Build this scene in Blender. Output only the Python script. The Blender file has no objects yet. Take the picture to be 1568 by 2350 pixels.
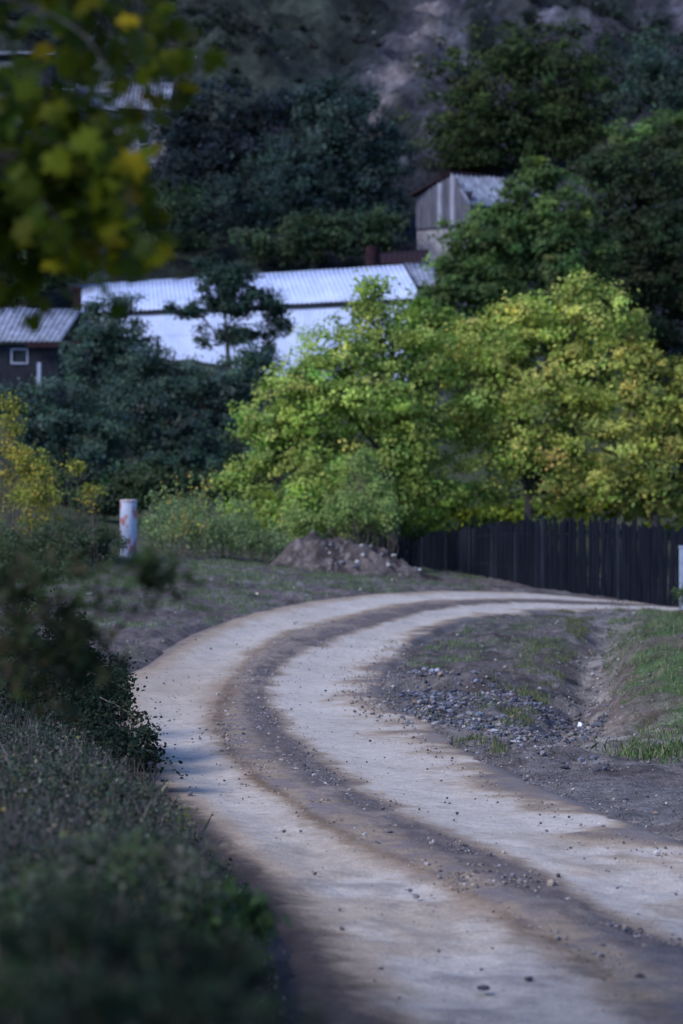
import bpy, math, random
import numpy as np
from mathutils import Vector, Matrix

scn = bpy.context.scene
COL = scn.collection
rng = np.random.default_rng(7)
random.seed(7)

# ------------------------------------------------------------------ camera
CAMH = 3.1
K = (18.0/85.0)/1175.0            # tangent per pixel of the 1568 x 2350 layout grid
PITCH = math.atan(85*K)
cam_d = bpy.data.cameras.new('camera'); cam = bpy.data.objects.new('camera', cam_d); COL.objects.link(cam)
cam.location = (0, 0, CAMH)
cam.rotation_euler = (math.radians(90)-PITCH, 0, 0)
cam_d.sensor_fit = 'VERTICAL'; cam_d.sensor_height = 36.0; cam_d.sensor_width = 24.0; cam_d.lens = 85.0
cam_d.clip_start = 0.1; cam_d.clip_end = 3000
cam_d.dof.use_dof = True; cam_d.dof.focus_distance = 26.0; cam_d.dof.aperture_fstop = 1.6
scn.camera = cam

# ------------------------------------------------------------------ world, sun, exposure
SUN_EL, SUN_AZ = 38.0, -125.0      # azimuth: degrees clockwise from +Y towards the sun
w = bpy.data.worlds.new('World'); scn.world = w; w.use_nodes = True
nt = w.node_tree; bg = nt.nodes['Background']
sky = nt.nodes.new('ShaderNodeTexSky'); sky.sky_type = 'NISHITA'; sky.sun_disc = False
sky.sun_elevation = math.radians(SUN_EL); sky.sun_rotation = math.radians(SUN_AZ)
sky.air_density = 1.0; sky.dust_density = 0.2; sky.ozone_density = 5.0
tm = nt.nodes.new('ShaderNodeMix'); tm.data_type = 'RGBA'; tm.blend_type = 'MULTIPLY'; tm.inputs[0].default_value = 1; tm.inputs[7].default_value = (.78, .90, 1.22, 1)
nt.links.new(sky.outputs[0], tm.inputs[6]); nt.links.new(tm.outputs[2], bg.inputs[0]); bg.inputs[1].default_value = 0.11
sd = bpy.data.lights.new('sun', 'SUN'); sun = bpy.data.objects.new('sun', sd); COL.objects.link(sun)
sd.energy = 2.3; sd.angle = math.radians(22); sd.color = (0.90, 0.91, 1.0)
a = math.radians(SUN_AZ); e = math.radians(SUN_EL)
sdir = Vector((math.sin(a)*math.cos(e), math.cos(a)*math.cos(e), math.sin(e)))
sun.rotation_euler = (-sdir).to_track_quat('-Z', 'Y').to_euler(); sun.location = (0, 0, 60)
vs = scn.view_settings
vs.view_transform = 'Standard'; vs.look = 'None'; vs.gamma = 1.0; vs.exposure = 0.82
scn.render.engine = 'CYCLES'
scn.cycles.use_denoising = True
scn.cycles.max_bounces = 6; scn.cycles.diffuse_bounces = 3; scn.cycles.transmission_bounces = 4
scn.cycles.transparent_max_bounces = 8

# ------------------------------------------------------------------ helpers
def ray(px, py):
    u = (px-784)*K; v = -(py-1175)*K
    f = np.array([0, math.cos(PITCH), -math.sin(PITCH)]); up = np.array([0, math.sin(PITCH), math.cos(PITCH)])
    d = f + v*up; d[0] = u
    return d/d[1]
def at(px, py, d):
    r = ray(px, py); return np.array([r[0]*d, d, CAMH+r[2]*d])
def sm(x, a, b):
    t = np.clip((x-a)/(b-a), 0, 1); return t*t*(3-2*t)

def _h(ix, iy, iz, seed):
    n = (ix.astype(np.int64)*374761393 + iy.astype(np.int64)*668265263 + iz.astype(np.int64)*2147483647 + seed*1274126177) & 0xffffffff
    n = ((n ^ (n >> 13))*1274126177) & 0xffffffff
    n = ((n ^ (n >> 16))*2246822519) & 0xffffffff
    n = n ^ (n >> 15)
    return (n & 0xffffff)/float(0xffffff)
def vn(x, y, seed=0):
    x = np.asarray(x, float); y = np.asarray(y, float)
    ix = np.floor(x); iy = np.floor(y); fx = x-ix; fy = y-iy
    fx = fx*fx*(3-2*fx); fy = fy*fy*(3-2*fy); z = np.zeros_like(ix)
    a_ = _h(ix, iy, z, seed); b_ = _h(ix+1, iy, z, seed); c_ = _h(ix, iy+1, z, seed); d_ = _h(ix+1, iy+1, z, seed)
    return (a_*(1-fx)+b_*fx)*(1-fy)+(c_*(1-fx)+d_*fx)*fy
def fbm(x, y, oct=4, seed=0, gain=.5):
    s = 0; amp = 1; tot = 0
    for i in range(oct):
        s = s+amp*vn(np.asarray(x)*2**i+13.7*i, np.asarray(y)*2**i+7.1*i, seed+i); tot += amp; amp *= gain
    return s/tot
def ridged(x, y, oct=4, seed=0):
    s = 0; amp = 1; tot = 0
    for i in range(oct):
        s = s+amp*(1-np.abs(2*vn(np.asarray(x)*2**i+3.7*i, np.asarray(y)*2**i+9.1*i, seed+i)-1)); tot += amp; amp *= .55
    return s/tot

def raw_mesh(name, verts, faces, cols=None, smooth=True, uv=None):
    """verts (N,3); faces (M,k) all the same k; cols (N,3) per vertex"""
    verts = np.asarray(verts, np.float32); faces = np.asarray(faces, np.int32)
    me = bpy.data.meshes.new(name); M, k = faces.shape
    me.vertices.add(len(verts)); me.vertices.foreach_set('co', verts.ravel())
    me.loops.add(M*k); me.loops.foreach_set('vertex_index', faces.ravel())
    me.polygons.add(M); me.polygons.foreach_set('loop_start', np.arange(M, dtype=np.int32)*k)
    me.polygons.foreach_set('use_smooth', np.full(M, smooth))
    me.update(calc_edges=True)
    if cols is not None:
        at_ = me.color_attributes.new('Col', 'FLOAT_COLOR', 'POINT')
        c4 = np.ones((len(verts), 4), np.float32); c4[:, :3] = cols
        at_.data.foreach_set('color', c4.ravel())
    return me
def link(name, me, m, parent=None, loc=None):
    o = bpy.data.objects.new(name, me); COL.objects.link(o)
    if m is not None:
        if len(me.materials) == 0: me.materials.append(m)
    if parent is not None: o.parent = parent
    if loc is not None: o.location = [float(q) for q in loc]
    return o
def tag(o, label=None, cat=None, group=None, kind=None):
    if label: o['label'] = label
    if cat: o['category'] = cat
    if group: o['group'] = group
    if kind: o['kind'] = kind
    return o
def empty(name, loc, label, cat, group=None):
    o = bpy.data.objects.new(name, None); COL.objects.link(o); o.location = [float(q) for q in loc]
    return tag(o, label, cat, group)

class MB:
    def __init__(s): s.v = []; s.f = []
    def add(s, v, f):
        n = len(s.v); s.v += [tuple(map(float, q)) for q in v]; s.f += [tuple(i+n for i in q) for q in f]
    def box(s, c, size, rz=0, rx=0, ry=0):
        x, y, z = [q/2 for q in size]
        R = Matrix.Rotation(rz, 3, 'Z') @ Matrix.Rotation(ry, 3, 'Y') @ Matrix.Rotation(rx, 3, 'X')
        pts = [Vector(c)+R @ Vector(p) for p in [(-x,-y,-z),(x,-y,-z),(x,y,-z),(-x,y,-z),(-x,-y,z),(x,-y,z),(x,y,z),(-x,y,z)]]
        s.add(pts, [(0,3,2,1),(4,5,6,7),(0,1,5,4),(1,2,6,5),(2,3,7,6),(3,0,4,7)])
    def slab(s, p, th, nrm):          # quad p (4 pts) thickened along nrm
        n = Vector(nrm).normalized()*th; q = [Vector(a_) for a_ in p]
        s.add(q+[a_+n for a_ in q], [(3,2,1,0),(4,5,6,7),(0,1,5,4),(1,2,6,5),(2,3,7,6),(3,0,4,7)])
    def tube(s, pts, rad, n=6, cap=True):
        pts = [Vector(p) for p in pts]; rings = []; b0 = len(s.v)
        ref = Vector((0.31, 0.95, 0.05))
        for i, p in enumerate(pts):
            d = (pts[min(i+1, len(pts)-1)]-pts[max(i-1, 0)])
            if d.length < 1e-6: d = Vector((0, 0, 1))
            d.normalize(); x = d.cross(ref)
            if x.length < .05: x = d.cross(Vector((1, 0, 0)))
            x.normalize(); y = d.cross(x)
            for k_ in range(n):
                t = 2*math.pi*k_/n
                s.v.append(tuple(p+(x*math.cos(t)+y*math.sin(t))*rad[i]))
        for i in range(len(pts)-1):
            for k_ in range(n):
                a_ = b0+i*n+k_; b_ = b0+i*n+(k_+1) % n
                s.f.append((a_, b_, b_+n, a_+n))
        if cap:
            s.f.append(tuple(b0+k_ for k_ in range(n))[::-1]); s.f.append(tuple(b0+(len(pts)-1)*n+k_ for k_ in range(n)))
    def build(s, name, m, parent=None, smooth=False, origin=None, bevel=0):
        v = s.v
        o0 = Vector((0, 0, 0))
        if parent is not None: o0 = parent_world(parent)
        if origin is not None: o0 = Vector([float(q) for q in origin])
        v = [tuple(Vector(q)-o0) for q in v]
        me = bpy.data.meshes.new(name); me.from_pydata(v, [], s.f); me.update()
        if smooth: me.polygons.foreach_set('use_smooth', [True]*len(me.polygons))
        o = link(name, me, m, parent)
        if parent is None or origin is not None:
            o.location = o0 if parent is None else o0-parent_world(parent)
        if bevel:
            b = o.modifiers.new('bevel', 'BEVEL'); b.width = bevel; b.segments = 2
        return o
def parent_world(p):
    l = Vector((0, 0, 0))
    while p is not None: l += p.location; p = p.parent
    return l

# ------------------------------------------------------------------ materials
def newmat(name):
    m = bpy.data.materials.new(name); m.use_nodes = True
    return m, m.node_tree, m.node_tree.nodes['Principled BSDF']
def noise(t, scale, detail=4, rough=.6, vec=None, dist=0):
    n = t.nodes.new('ShaderNodeTexNoise'); n.inputs['Scale'].default_value = scale
    n.inputs['Detail'].default_value = detail; n.inputs['Roughness'].default_value = rough
    n.inputs['Distortion'].default_value = dist
    if vec is not None: t.links.new(vec, n.inputs['Vector'])
    return n
def ramp(t, src, stops):
    r = t.nodes.new('ShaderNodeValToRGB'); cr = r.color_ramp
    while len(cr.elements) < len(stops): cr.elements.new(.5)
    for e_, (p, c) in zip(cr.elements, stops):
        e_.position = p; e_.color = (c[0], c[1], c[2], 1) if not isinstance(c, (int, float)) else (c, c, c, 1)
    t.links.new(src, r.inputs[0]); return r
def mixc(t, a_, b_, fac, mode='MIX'):
    n = t.nodes.new('ShaderNodeMix'); n.data_type = 'RGBA'; n.blend_type = mode
    for s_, i in ((fac, 0), (a_, 6), (b_, 7)):
        if isinstance(s_, (int, float)): n.inputs[i].default_value = s_
        elif isinstance(s_, tuple): n.inputs[i].default_value = (*s_, 1)
        else: t.links.new(s_, n.inputs[i])
    return n.outputs[2]
def bump(t, p, src, strength, dist):
    b = t.nodes.new('ShaderNodeBump'); b.inputs['Strength'].default_value = strength; b.inputs['Distance'].default_value = dist
    t.links.new(src, b.inputs['Height']); t.links.new(b.outputs[0], p.inputs['Normal']); return b
def geo(t):
    return t.nodes.new('ShaderNodeTexCoord').outputs['Object']
def mat_ground(name, rough=.95, s1=2.0, s2=18.0, s3=70.0, amt=(.62, 1.38), b=(.6, .04), spec=.12, fine=.8):
    m, t, p = newmat(name); at_ = t.nodes.new('ShaderNodeAttribute'); at_.attribute_name = 'Col'
    g = geo(t)
    n1 = noise(t, s1, 5, .65, g, .6); n2 = noise(t, s2, 5, .7, g); n3 = noise(t, s3, 3, .7, g)
    r1 = ramp(t, n1.outputs[0], [(.3, amt[0]), (.7, amt[1])]); r2 = ramp(t, n2.outputs[0], [(.3, amt[0]), (.7, amt[1])])
    r3 = ramp(t, n3.outputs[0], [(.3, .6), (.7, 1.4)])
    c = mixc(t, at_.outputs['Color'], r1.outputs[0], .75, 'MULTIPLY'); c = mixc(t, c, r2.outputs[0], .8, 'MULTIPLY')
    c = mixc(t, c, r3.outputs[0], fine, 'MULTIPLY')
    t.links.new(c, p.inputs['Base Color']); p.inputs['Roughness'].default_value = rough
    p.inputs['Specular IOR Level'].default_value = spec
    h = t.nodes.new('ShaderNodeMath'); h.operation = 'ADD'; t.links.new(n2.outputs[0], h.inputs[0]); t.links.new(n3.outputs[0], h.inputs[1])
    bump(t, p, h.outputs[0], b[0], b[1]); return m
def mat_leaf(name, trans=.35, rough=.65, spec=.07, tint=(1.1, 1.25, .45)):
    m, t, p = newmat(name); at_ = t.nodes.new('ShaderNodeAttribute'); at_.attribute_name = 'Col'
    t.links.new(at_.outputs['Color'], p.inputs['Base Color']); p.inputs['Roughness'].default_value = rough
    p.inputs['Specular IOR Level'].default_value = spec
    p.inputs['Specular IOR Level'].default_value = spec
    tr = t.nodes.new('ShaderNodeBsdfTranslucent')
    c = mixc(t, at_.outputs['Color'], tint, 1.0, 'MULTIPLY'); t.links.new(c, tr.inputs[0])
    mx = t.nodes.new('ShaderNodeMixShader'); mx.inputs[0].default_value = trans
    t.links.new(p.outputs[0], mx.inputs[1]); t.links.new(tr.outputs[0], mx.inputs[2])
    t.links.new(mx.outputs[0], t.nodes['Material Output'].inputs[0]); return m
def mat_var(name, c1, c2, scale=6, rough=.8, bmp=.3, bd=.02, stretch=None, detail=5, lo=.35, hi=.65, spec=.08, metal=0):
    m, t, p = newmat(name); g = geo(t)
    if stretch:
        mp = t.nodes.new('ShaderNodeMapping'); mp.inputs['Scale'].default_value = stretch; t.links.new(g, mp.inputs[0]); g = mp.outputs[0]
    n = noise(t, scale, detail, .65, g); r = ramp(t, n.outputs[0], [(lo, c1), (hi, c2)])
    t.links.new(r.outputs[0], p.inputs['Base Color']); p.inputs['Roughness'].default_value = rough
    p.inputs['Specular IOR Level'].default_value = spec; p.inputs['Metallic'].default_value = metal
    if bmp: bump(t, p, n.outputs[0], bmp, bd)
    return m

M_ground = mat_ground('ground_soil', s1=1.6, s2=8, s3=34, amt=(.48, 1.5), b=(.9, .07))
M_road = mat_ground('road_dirt', s1=.9, s2=7, s3=32, amt=(.82, 1.17), b=(.5, .03), fine=.42)
M_hill = mat_ground('hill_scrubland', s1=.12, s2=.8, s3=2.2, amt=(.35, 1.55), b=(.8, .5))
M_bark = mat_var('bark', (.025, .022, .02), (.09, .08, .07), 14, .9, .6, .02, (1, 1, .25))
M_leaf = mat_leaf('leaf'); M_leafd = mat_leaf('leaf_dark', .25)
M_maple = mat_leaf('maple_leaf', .45, .5)
M_grass = mat_leaf('grass_blade', .3, .7, .15)
M_stem = mat_var('dry_stem', (.07, .055, .04), (.18, .15, .11), 20, .9, 0)
M_stone = mat_var('stone', (.10, .10, .11), (.24, .23, .23), 30, .85, .4, .01)
M_stone2 = mat_var('stone_pale', (.30, .27, .24), (.48, .45, .42), 30, .85, .4, .01)

# ------------------------------------------------------------------ terrain shape
_ctl = []
def cpt(px, py, d): _ctl.append(tuple(at(px, py, d)))
def cw(x, y, z): _ctl.append((x, y, z))
for yy in (-25, -8, 4, 12, 20, 28, 36):
    for xx in (-12, -4, 0, 4, 9): cw(xx, yy, 0 if -5 < xx < 5 else (.2 if xx < 0 else .25))
for q in [(530,1430,47),(780,1375,53),(1050,1358,57),(1350,1373,60),(1500,1386,62),(870,1540,39.7),(930,1475,44.6),(1100,1415,51.5),
          (1300,1400,55.5),(1500,1398,58),(300,1450,44),(500,1350,53.5),(300,1350,52),(295,1285,62),(450,1290,62),(640,1300,65),(800,1322,62),
          (960,1332,63),(1100,1348,61.5),(1300,1366,61.5),(100,1330,55),(1700,1410,58)]: cpt(*q)
for x, y, z in [(-40,20,1.5),(-40,60,2.5),(-25,40,1.2),(18,30,1.4),(18,45,1.2),(40,30,3),(40,60,1),(8,72,0),(16,75,-.3),(0,74,.4),(-9,75,1.4),(-20,75,2),
                (40,80,1),(-40,90,4),(0,85,.8),(12,85,.4),(-15,92,2.4),(15,100,2.5),(0,100,3),(-18,112,5),(0,116,5.5),(18,116,5.2),(-45,120,7),(45,120,6),
                (-30,132,8.2),(-10,132,8.6),(8,130,8.6),(28,132,8.8),(-30,150,15),(0,150,14),(12,150,14.8),(30,150,15),(-60,150,14),(60,150,14),
                (-30,172,22),(0,172,21.5),(30,172,22),(-70,180,23),(70,180,24),(-30,205,33),(0,205,32),(35,205,34),(0,260,55),(-45,260,56),(50,260,60),
                (-90,260,52),(100,260,58),(0,350,90),(-120,350,86),(120,350,95),(0,520,140),(-200,520,130),(200,520,150),(-300,200,30),(300,200,34),
                (-150,60,8),(150,60,4),(-150,-20,4),(150,-20,4),(0,-60,1),(-60,0,2),(60,0,2.5)]: cw(x, y, z)
_C = np.array(_ctl); _c2 = 2.5**2
def _phi(a_, b_): return -np.sqrt(((a_[:, None, 0]-b_[None, :, 0])**2+(a_[:, None, 1]-b_[None, :, 1])**2)+_c2)
_n = len(_C); _A = np.zeros((_n+3, _n+3)); _A[:_n, :_n] = _phi(_C, _C)+np.eye(_n)*.02
_A[:_n, _n] = 1; _A[:_n, _n+1:] = _C[:, :2]; _A[_n, :_n] = 1; _A[_n+1:, :_n] = _C[:, :2].T
_W = np.linalg.solve(_A, np.concatenate([_C[:, 2], np.zeros(3)]))
def base_z(X, Y):
    P = np.stack([np.ravel(X), np.ravel(Y)], 1).astype(float); out = np.empty(len(P))
    for i in range(0, len(P), 40000):
        q = P[i:i+40000]; out[i:i+40000] = _phi(q, _C)@_W[:_n]+_W[_n]+q@_W[_n+1:]
    return out.reshape(np.shape(X))

def hit(px, py):                   # where the sight line meets the base terrain
    r = ray(px, py); ds = np.linspace(6, 110, 2600)
    z = base_z(r[0]*ds, ds); ok = np.where(CAMH+r[2]*ds <= z)[0]
    d = ds[ok[0]] if len(ok) else 70.0
    return np.array([r[0]*d, d])

# road cross-sections: left edge, median left, median right, right edge
ST = [((900,2800),(2100,2800),(2900,2800),(3900,2800)), ((850,2480),(1760,2480),(2300,2480),(3000,2480)), ((800,2350),(1560,2350),(1960,2350),(2560,2350)),
      ((770,2240),(1390,2240),(1710,2240),(2230,2240)), ((735,2170),(1270,2170),(1550,2170),(2060,2170)), ((690,2097),(1150,2097),(1370,2097),(1850,2097)),
      ((605,1997),(960,1997),(1200,1997),(1650,1997)), ((555,1947),(850,1947),(1085,1947),(1530,1947)), ((485,1877),(725,1877),(935,1877),(1350,1877)),
      ((390,1797),(605,1797),(790,1797),(1170,1797)), ((335,1727),(528,1727),(705,1727),(1030,1727)), ((300,1660),(505,1660),(640,1660),(950,1660)),
      ((290,1605),(520,1605),(612,1610),(850,1620)), ((300,1560),(545,1560),(614,1572),(840,1590)), ((375,1525),(570,1527),(632,1545),(850,1568)),
      ((440,1475),(608,1490),(672,1510),(868,1540)), ((530,1430),(672,1458),(745,1475),(895,1508)), ((660,1395),(775,1424),(850,1440),(935,1472)),
      ((780,1375),(875,1400),(935,1413),(1010,1438)), ((900,1363),(985,1384),(1035,1394),(1100,1415)), ((1050,1358),(1110,1377),(1140,1385),(1200,1403)),
      ((1200,1362),(1240,1377),(1262,1385),(1300,1400)), ((1350,1373),(1370,1382),(1380,1388),(1405,1399)), ((1500,1386),(1510,1391),(1516,1394),(1530,1399))]
RD = np.array([[hit(*p) for p in s] for s in ST])      # (S,4,2)
tail = RD[-1]+np.array([[3.5, 1.2]]); tail2 = RD[-1]+np.array([[9, 5.5]]); tail3 = RD[-1]+np.array([[22, 20]])
RD = np.concatenate([RD, tail[None], tail2[None], tail3[None]])
near0 = RD[0]+(RD[0]-RD[1])*1.6; RD = np.concatenate([near0[None]+np.array([[0, -5.0]]), RD])
def catmull(P, n):
    P = np.asarray(P); S = len(P); L = np.r_[0, np.cumsum(np.linalg.norm(np.diff(P.reshape(S, -1), axis=0), axis=1))]
    u = np.linspace(0, 1, n)**1.0*L[-1]; T = np.gradient(P.reshape(S, -1), L, axis=0)
    i = np.clip(np.searchsorted(L, u, side='right')-1, 0, S-2); h = (L[i+1]-L[i])[:, None]; s = ((u-L[i])/(L[i+1]-L[i]))[:, None]
    p = P.reshape(S, -1)
    r = (2*s**3-3*s**2+1)*p[i]+(s**3-2*s**2+s)*h*T[i]+(-2*s**3+3*s**2)*p[i+1]+(s**3-s**2)*h*T[i+1]
    return r.reshape((n,)+P.shape[1:])
RS = catmull(RD, 1500)                                 # smooth (N,4,2)
# left edge as X(Y) for the bank
_le = RS[:, 0]; _k = np.argsort(_le[:700, 1]); LEY = _le[:700, 1][_k]; LEX = _le[:700, 0][_k]
DIT = np.array([(8.5, 66), (6.5, 56.5), (4.95, 45.2), (4.1, 39.2), (3.45, 34.6), (2.95, 31), (2.5, 28.6), (2.3, 27)])[::-1]
def gstart(Y): return np.interp(Y, [27, 28.2, 31, 34, 39, 44, 55], [1.75, 1.25, .9, .6, .35, .1, 0.])
def features(X, Y):
    """bank, ditch, verge bumps added to the base shape"""
    z = np.zeros_like(X)
    xl = np.interp(Y, LEY, LEX); el = xl-X
    bh = np.interp(Y, [0, 8, 15, 20, 26, 33, 38], [1.45, 1.2, .95, .7, .45, .15, 0])
    z += bh*sm(el, .22, 1.5)+.35*bh*sm(el, 1.5, 4)
    xd = np.interp(Y, DIT[:, 1], DIT[:, 0]); er = X-xd
    inn = sm(Y, 27, 31)*(1-sm(Y, 60, 68))
    inn = sm(Y, 27, 31)*(1-sm(Y, 46, 54)); z += -.32*np.exp(-(er/.5)**2)*inn*(.5+1.0*fbm(X*1.3, Y*.8, 2, 5))
    bf = sm(Y, 26.5, 31)*(1-sm(Y, 39, 52)); z += .36*sm(er-gstart(Y)+.3+(fbm(X*1.5, Y*1.0, 3, 51)-.5)*.9, -.2, 1.5)*bf+bf*sm(er, 0, .5)*((fbm(X*1.2, Y*.9, 3, 61)-.5)*.28+(fbm(X*7, Y*7, 3, 71)-.5)*.08)
    z += .16*sm(Y+(fbm(X*2, Y*0, 2, 81)-.5)*.5+.25*(X-1), 34.9, 35.25)*(1-sm(Y, 35.5, 39))*sm(X, .35, .7)*(1-sm(X, 1.9, 2.6))
    z += (fbm(X*.9, Y*.9, 4, 21)-.5)*.18+(ridged(X*2.2, Y*2.2, 4, 31)-.6)*.19*sm(Y, 24, 27)+(fbm(X*4, Y*4, 3, 32)-.5)*.08+inn*np.exp(-(er/.9)**2)*(fbm(X*2.2, Y*1.5, 3, 41)-.5)*.3
    return z
def ground_z(X, Y):
    X = np.atleast_1d(np.asarray(X, float)); Y = np.atleast_1d(np.asarray(Y, float))
    return base_z(X, Y)+features(X, Y)
def gz(x, y): return float(ground_z(x, y)[0])
RC = RS[::6].mean(axis=1); RCm = (RS[::6, 1]+RS[::6, 2])/2
RW = np.linalg.norm(RS[::6, 3]-RS[::6, 0], axis=1)/2
TG = np.gradient(RC, axis=0); TG /= np.linalg.norm(TG, axis=1)[:, None]
NR = np.stack([TG[:, 1], -TG[:, 0]], 1)
RWp = np.abs(((RS[::6, 3]-RS[::6, 0])*NR).sum(1))/2
def road_dist(X, Y):              # metres outside the road edge (negative inside), by nearest station
    P = np.stack([X.ravel(), Y.ravel()], 1); out = np.empty(len(P))
    for i in range(0, len(P), 20000):
        q = P[i:i+20000]; d2 = ((q[:, None]-RC[None])**2).sum(2); j = d2.argmin(1)
        dv = q-RC[j]; out[i:i+20000] = np.maximum(np.abs((dv*NR[j]).sum(1))-RWp[j], np.sqrt(d2[np.arange(len(q)), j])-RWp[j]-1.2)
    return out.reshape(X.shape)

# soil palette (linear base colours)
PALE = np.array([.49, .42, .345]); TAN = np.array([.36, .27, .185]); OCH = np.array([.20, .135, .085]); MED = np.array([.115, .094, .09])
SOIL = np.array([.155, .125, .112]); DARK = np.array([.05, .038, .032]); SAND = np.array([.30, .255, .21]); GRASS = np.array([.075, .13, .03]); GREY = np.array([.19, .165, .15])
def lerp(a_, b_, t): return a_+(b_-a_)*t[..., None]
def ground_cols(X, Y):
    n1 = fbm(X*.8, Y*.8, 4, 101); n2 = fbm(X*2.5, Y*2.5, 4, 111); n3 = fbm(X*.3, Y*.3, 3, 121)
    c = lerp(SOIL, GREY, sm(n1, .4, .65)); c = lerp(c, SAND*.8, sm(n2, .6, .75)*.6)
    c = lerp(c, DARK*1.5, sm(fbm(X*1.9, Y*1.3, 4, 151), .52, .64)*.7*sm(Y, 27, 30)*(1-sm(Y, 52, 58))*sm(X, 0, 1))
    # mossy grass on the verges beyond the bend
    gb = sm(Y, 41, 45)*(1-sm(X, 3.5, 5))*sm(n1*.6+n2*.4, .46, .56)
    c = lerp(c, GRASS*.75+.02, gb*.6*sm(n2, .42, .55)); c = lerp(c, DARK*1.3, sm(Y, 40, 44)*sm(fbm(X*1.5, Y*1.0, 4, 141), 0.58, .68)*.55)
    xd = np.interp(Y, DIT[:, 1], DIT[:, 0]); er = X-xd
    bank = sm(er-gstart(Y)+(n2-.5)*1.3+(n1-.5)*1.0, -.15, .35)*sm(Y, 26.8, 27.6); c = lerp(c, np.array([.17, .12, .09]), sm(er, .1, .4)*sm(Y, 27, 29)*(1-sm(Y, 60, 66))*.8)
    bc = lerp(GRASS*.9+.02, np.array([.15, .125, .09]), sm(n1, .40, .58)*.9)
    c = lerp(c, bc, bank*(1-sm(Y, 64, 70)))
    dt = np.exp(-((er)/.4)**2)*sm(Y, 28, 31)*(1-sm(Y, 58, 66)); c = lerp(c, SAND*1.05, np.clip(dt*1.1, 0, 1)*sm(n2, .3, .5))
    # sandy washed fan in front of the ditch
    fan = np.exp(-(((X-3.1)/1.3)**2+((Y-28.4)/1.5)**2)); c = lerp(c, SAND*1.25, np.clip(fan*1.3*sm(fbm(X*1.2, Y*3.0, 3, 131), .35, .6), 0, 1)*.9)
    # left bank
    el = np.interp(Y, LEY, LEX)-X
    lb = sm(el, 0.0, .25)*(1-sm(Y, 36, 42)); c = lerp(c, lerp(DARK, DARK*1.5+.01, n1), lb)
    far = sm(Y, 66, 80); c = lerp(c, lerp(np.array([.05, .07, .03]), np.array([.09, .085, .05]), n1), far)
    return c

def grid_faces(r, c_):
    i = np.arange(r-1)[:, None]*c_+np.arange(c_-1)[None]; i = i.ravel()
    return np.stack([i, i+1, i+c_+1, i+c_], 1)

# ---- ground sheet
ys = np.r_[np.linspace(-60, 3, 26), np.geomspace(3.4, 122, 860)]
us = np.linspace(-1, 1, 440)
U, Y = np.meshgrid(us, ys); W_ = 90+1.3*np.maximum(Y, 0); X = W_*(.10*U+.9*U**5)
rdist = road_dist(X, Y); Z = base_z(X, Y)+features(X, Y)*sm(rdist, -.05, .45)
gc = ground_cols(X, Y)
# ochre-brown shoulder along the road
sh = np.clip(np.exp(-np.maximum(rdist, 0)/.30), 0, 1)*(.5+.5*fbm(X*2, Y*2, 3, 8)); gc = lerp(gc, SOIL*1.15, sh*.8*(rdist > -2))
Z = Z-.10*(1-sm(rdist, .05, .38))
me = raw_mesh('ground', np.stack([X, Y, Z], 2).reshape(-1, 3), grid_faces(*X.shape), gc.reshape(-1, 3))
tag(link('ground', me, M_ground), kind='structure')

# ---- dirt road strip
nt_ = 96; tt = np.linspace(-.62, 3.62, nt_)            # 0..1 left track, 1..2 median, 2..3 right track, shoulders outside
Pn = RS; def_dir = Pn[:, 3]-Pn[:, 0]; def_dir /= np.linalg.norm(def_dir, axis=1)[:, None]
cols_ = []
for t in tt:
    if t < 0: p = Pn[:, 0]+def_dir*t*.9
    elif t > 3: p = Pn[:, 3]+def_dir*(t-3)*.9
    else:
        i = min(int(t), 2); f = t-i; p = Pn[:, i]*(1-f)+Pn[:, i+1]*f
    cols_.append(p)
RP = np.stack(cols_, 1); X = RP[..., 0]; Y = RP[..., 1]; T = np.broadcast_to(tt, X.shape)
zb = base_z(X, Y)
n1 = fbm(X*1.1, Y*1.1, 4, 201); n2 = fbm(X*3.5, Y*3.5, 4, 211); n3 = fbm(X*11, Y*11, 3, 221); n4 = fbm(X*.35, Y*.35, 3, 231)
wob = (n1-.5)*.22+(n2-.5)*.16+(n3-.5)*.12+(fbm(X*26, Y*26, 2, 251)-.5)*.10; Tn = T+wob
lo_ = np.interp(Y, [14, 20, 30, 36, 44], [1.34, 1.36, 1.34, 1.24, 1.06]); med = sm(Tn, lo_-.08, lo_+.22)*(1-sm(Tn, 1.90, 2.06)); medw = sm(Tn, .96, 1.06)*(1-sm(Tn, lo_, lo_+.2))
trk = (sm(Tn, .0, .30)*(1-sm(Tn, .68, .98)))+(sm(Tn, 1.95, 2.15)*(1-sm(Tn+(n1-.5)*1.2*sm(T, 2.2, 3)+(n2-.5)*.8*sm(T, 2.2, 3), 2.55, 3.0)))
prof = .018*np.exp(-((T-1.5)/.42)**2)-.035*np.exp(-((T-.5)/.3)**2)-.035*np.exp(-((T-2.5)/.3)**2)
prof += med*((n2-.5)*.025+(n3-.5)*.05)+(1-med)*((n2-.5)*.012+(n3-.5)*.008)+(n1-.5)*.03+(1-sm(Y,17,25))*(n2-.5)*.06
edge = np.minimum(sm(T, -.62, -.1), 1-sm(T, 3.1, 3.62))
Zr = zb+prof*edge+(1-edge)*(-.09)+.012
c = lerp(lerp(SOIL, OCH, n1), TAN*.9, sm(n2, .45, .7)*.5)
To = Tn+(n1-.5)*1.3*sm(T, 2.2, 3)+(n2-.5)*.7*sm(T, 2.2, 3)
c = lerp(c, TAN, np.clip(sm(Tn, -.22, .05)*(1-sm(To, 2.8, 3.25)), 0, 1))
c = lerp(c, PALE, np.clip(trk, 0, 1)*(.84+.16*sm(n4+.3*(n2-.5), .3, .6)))
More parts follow.
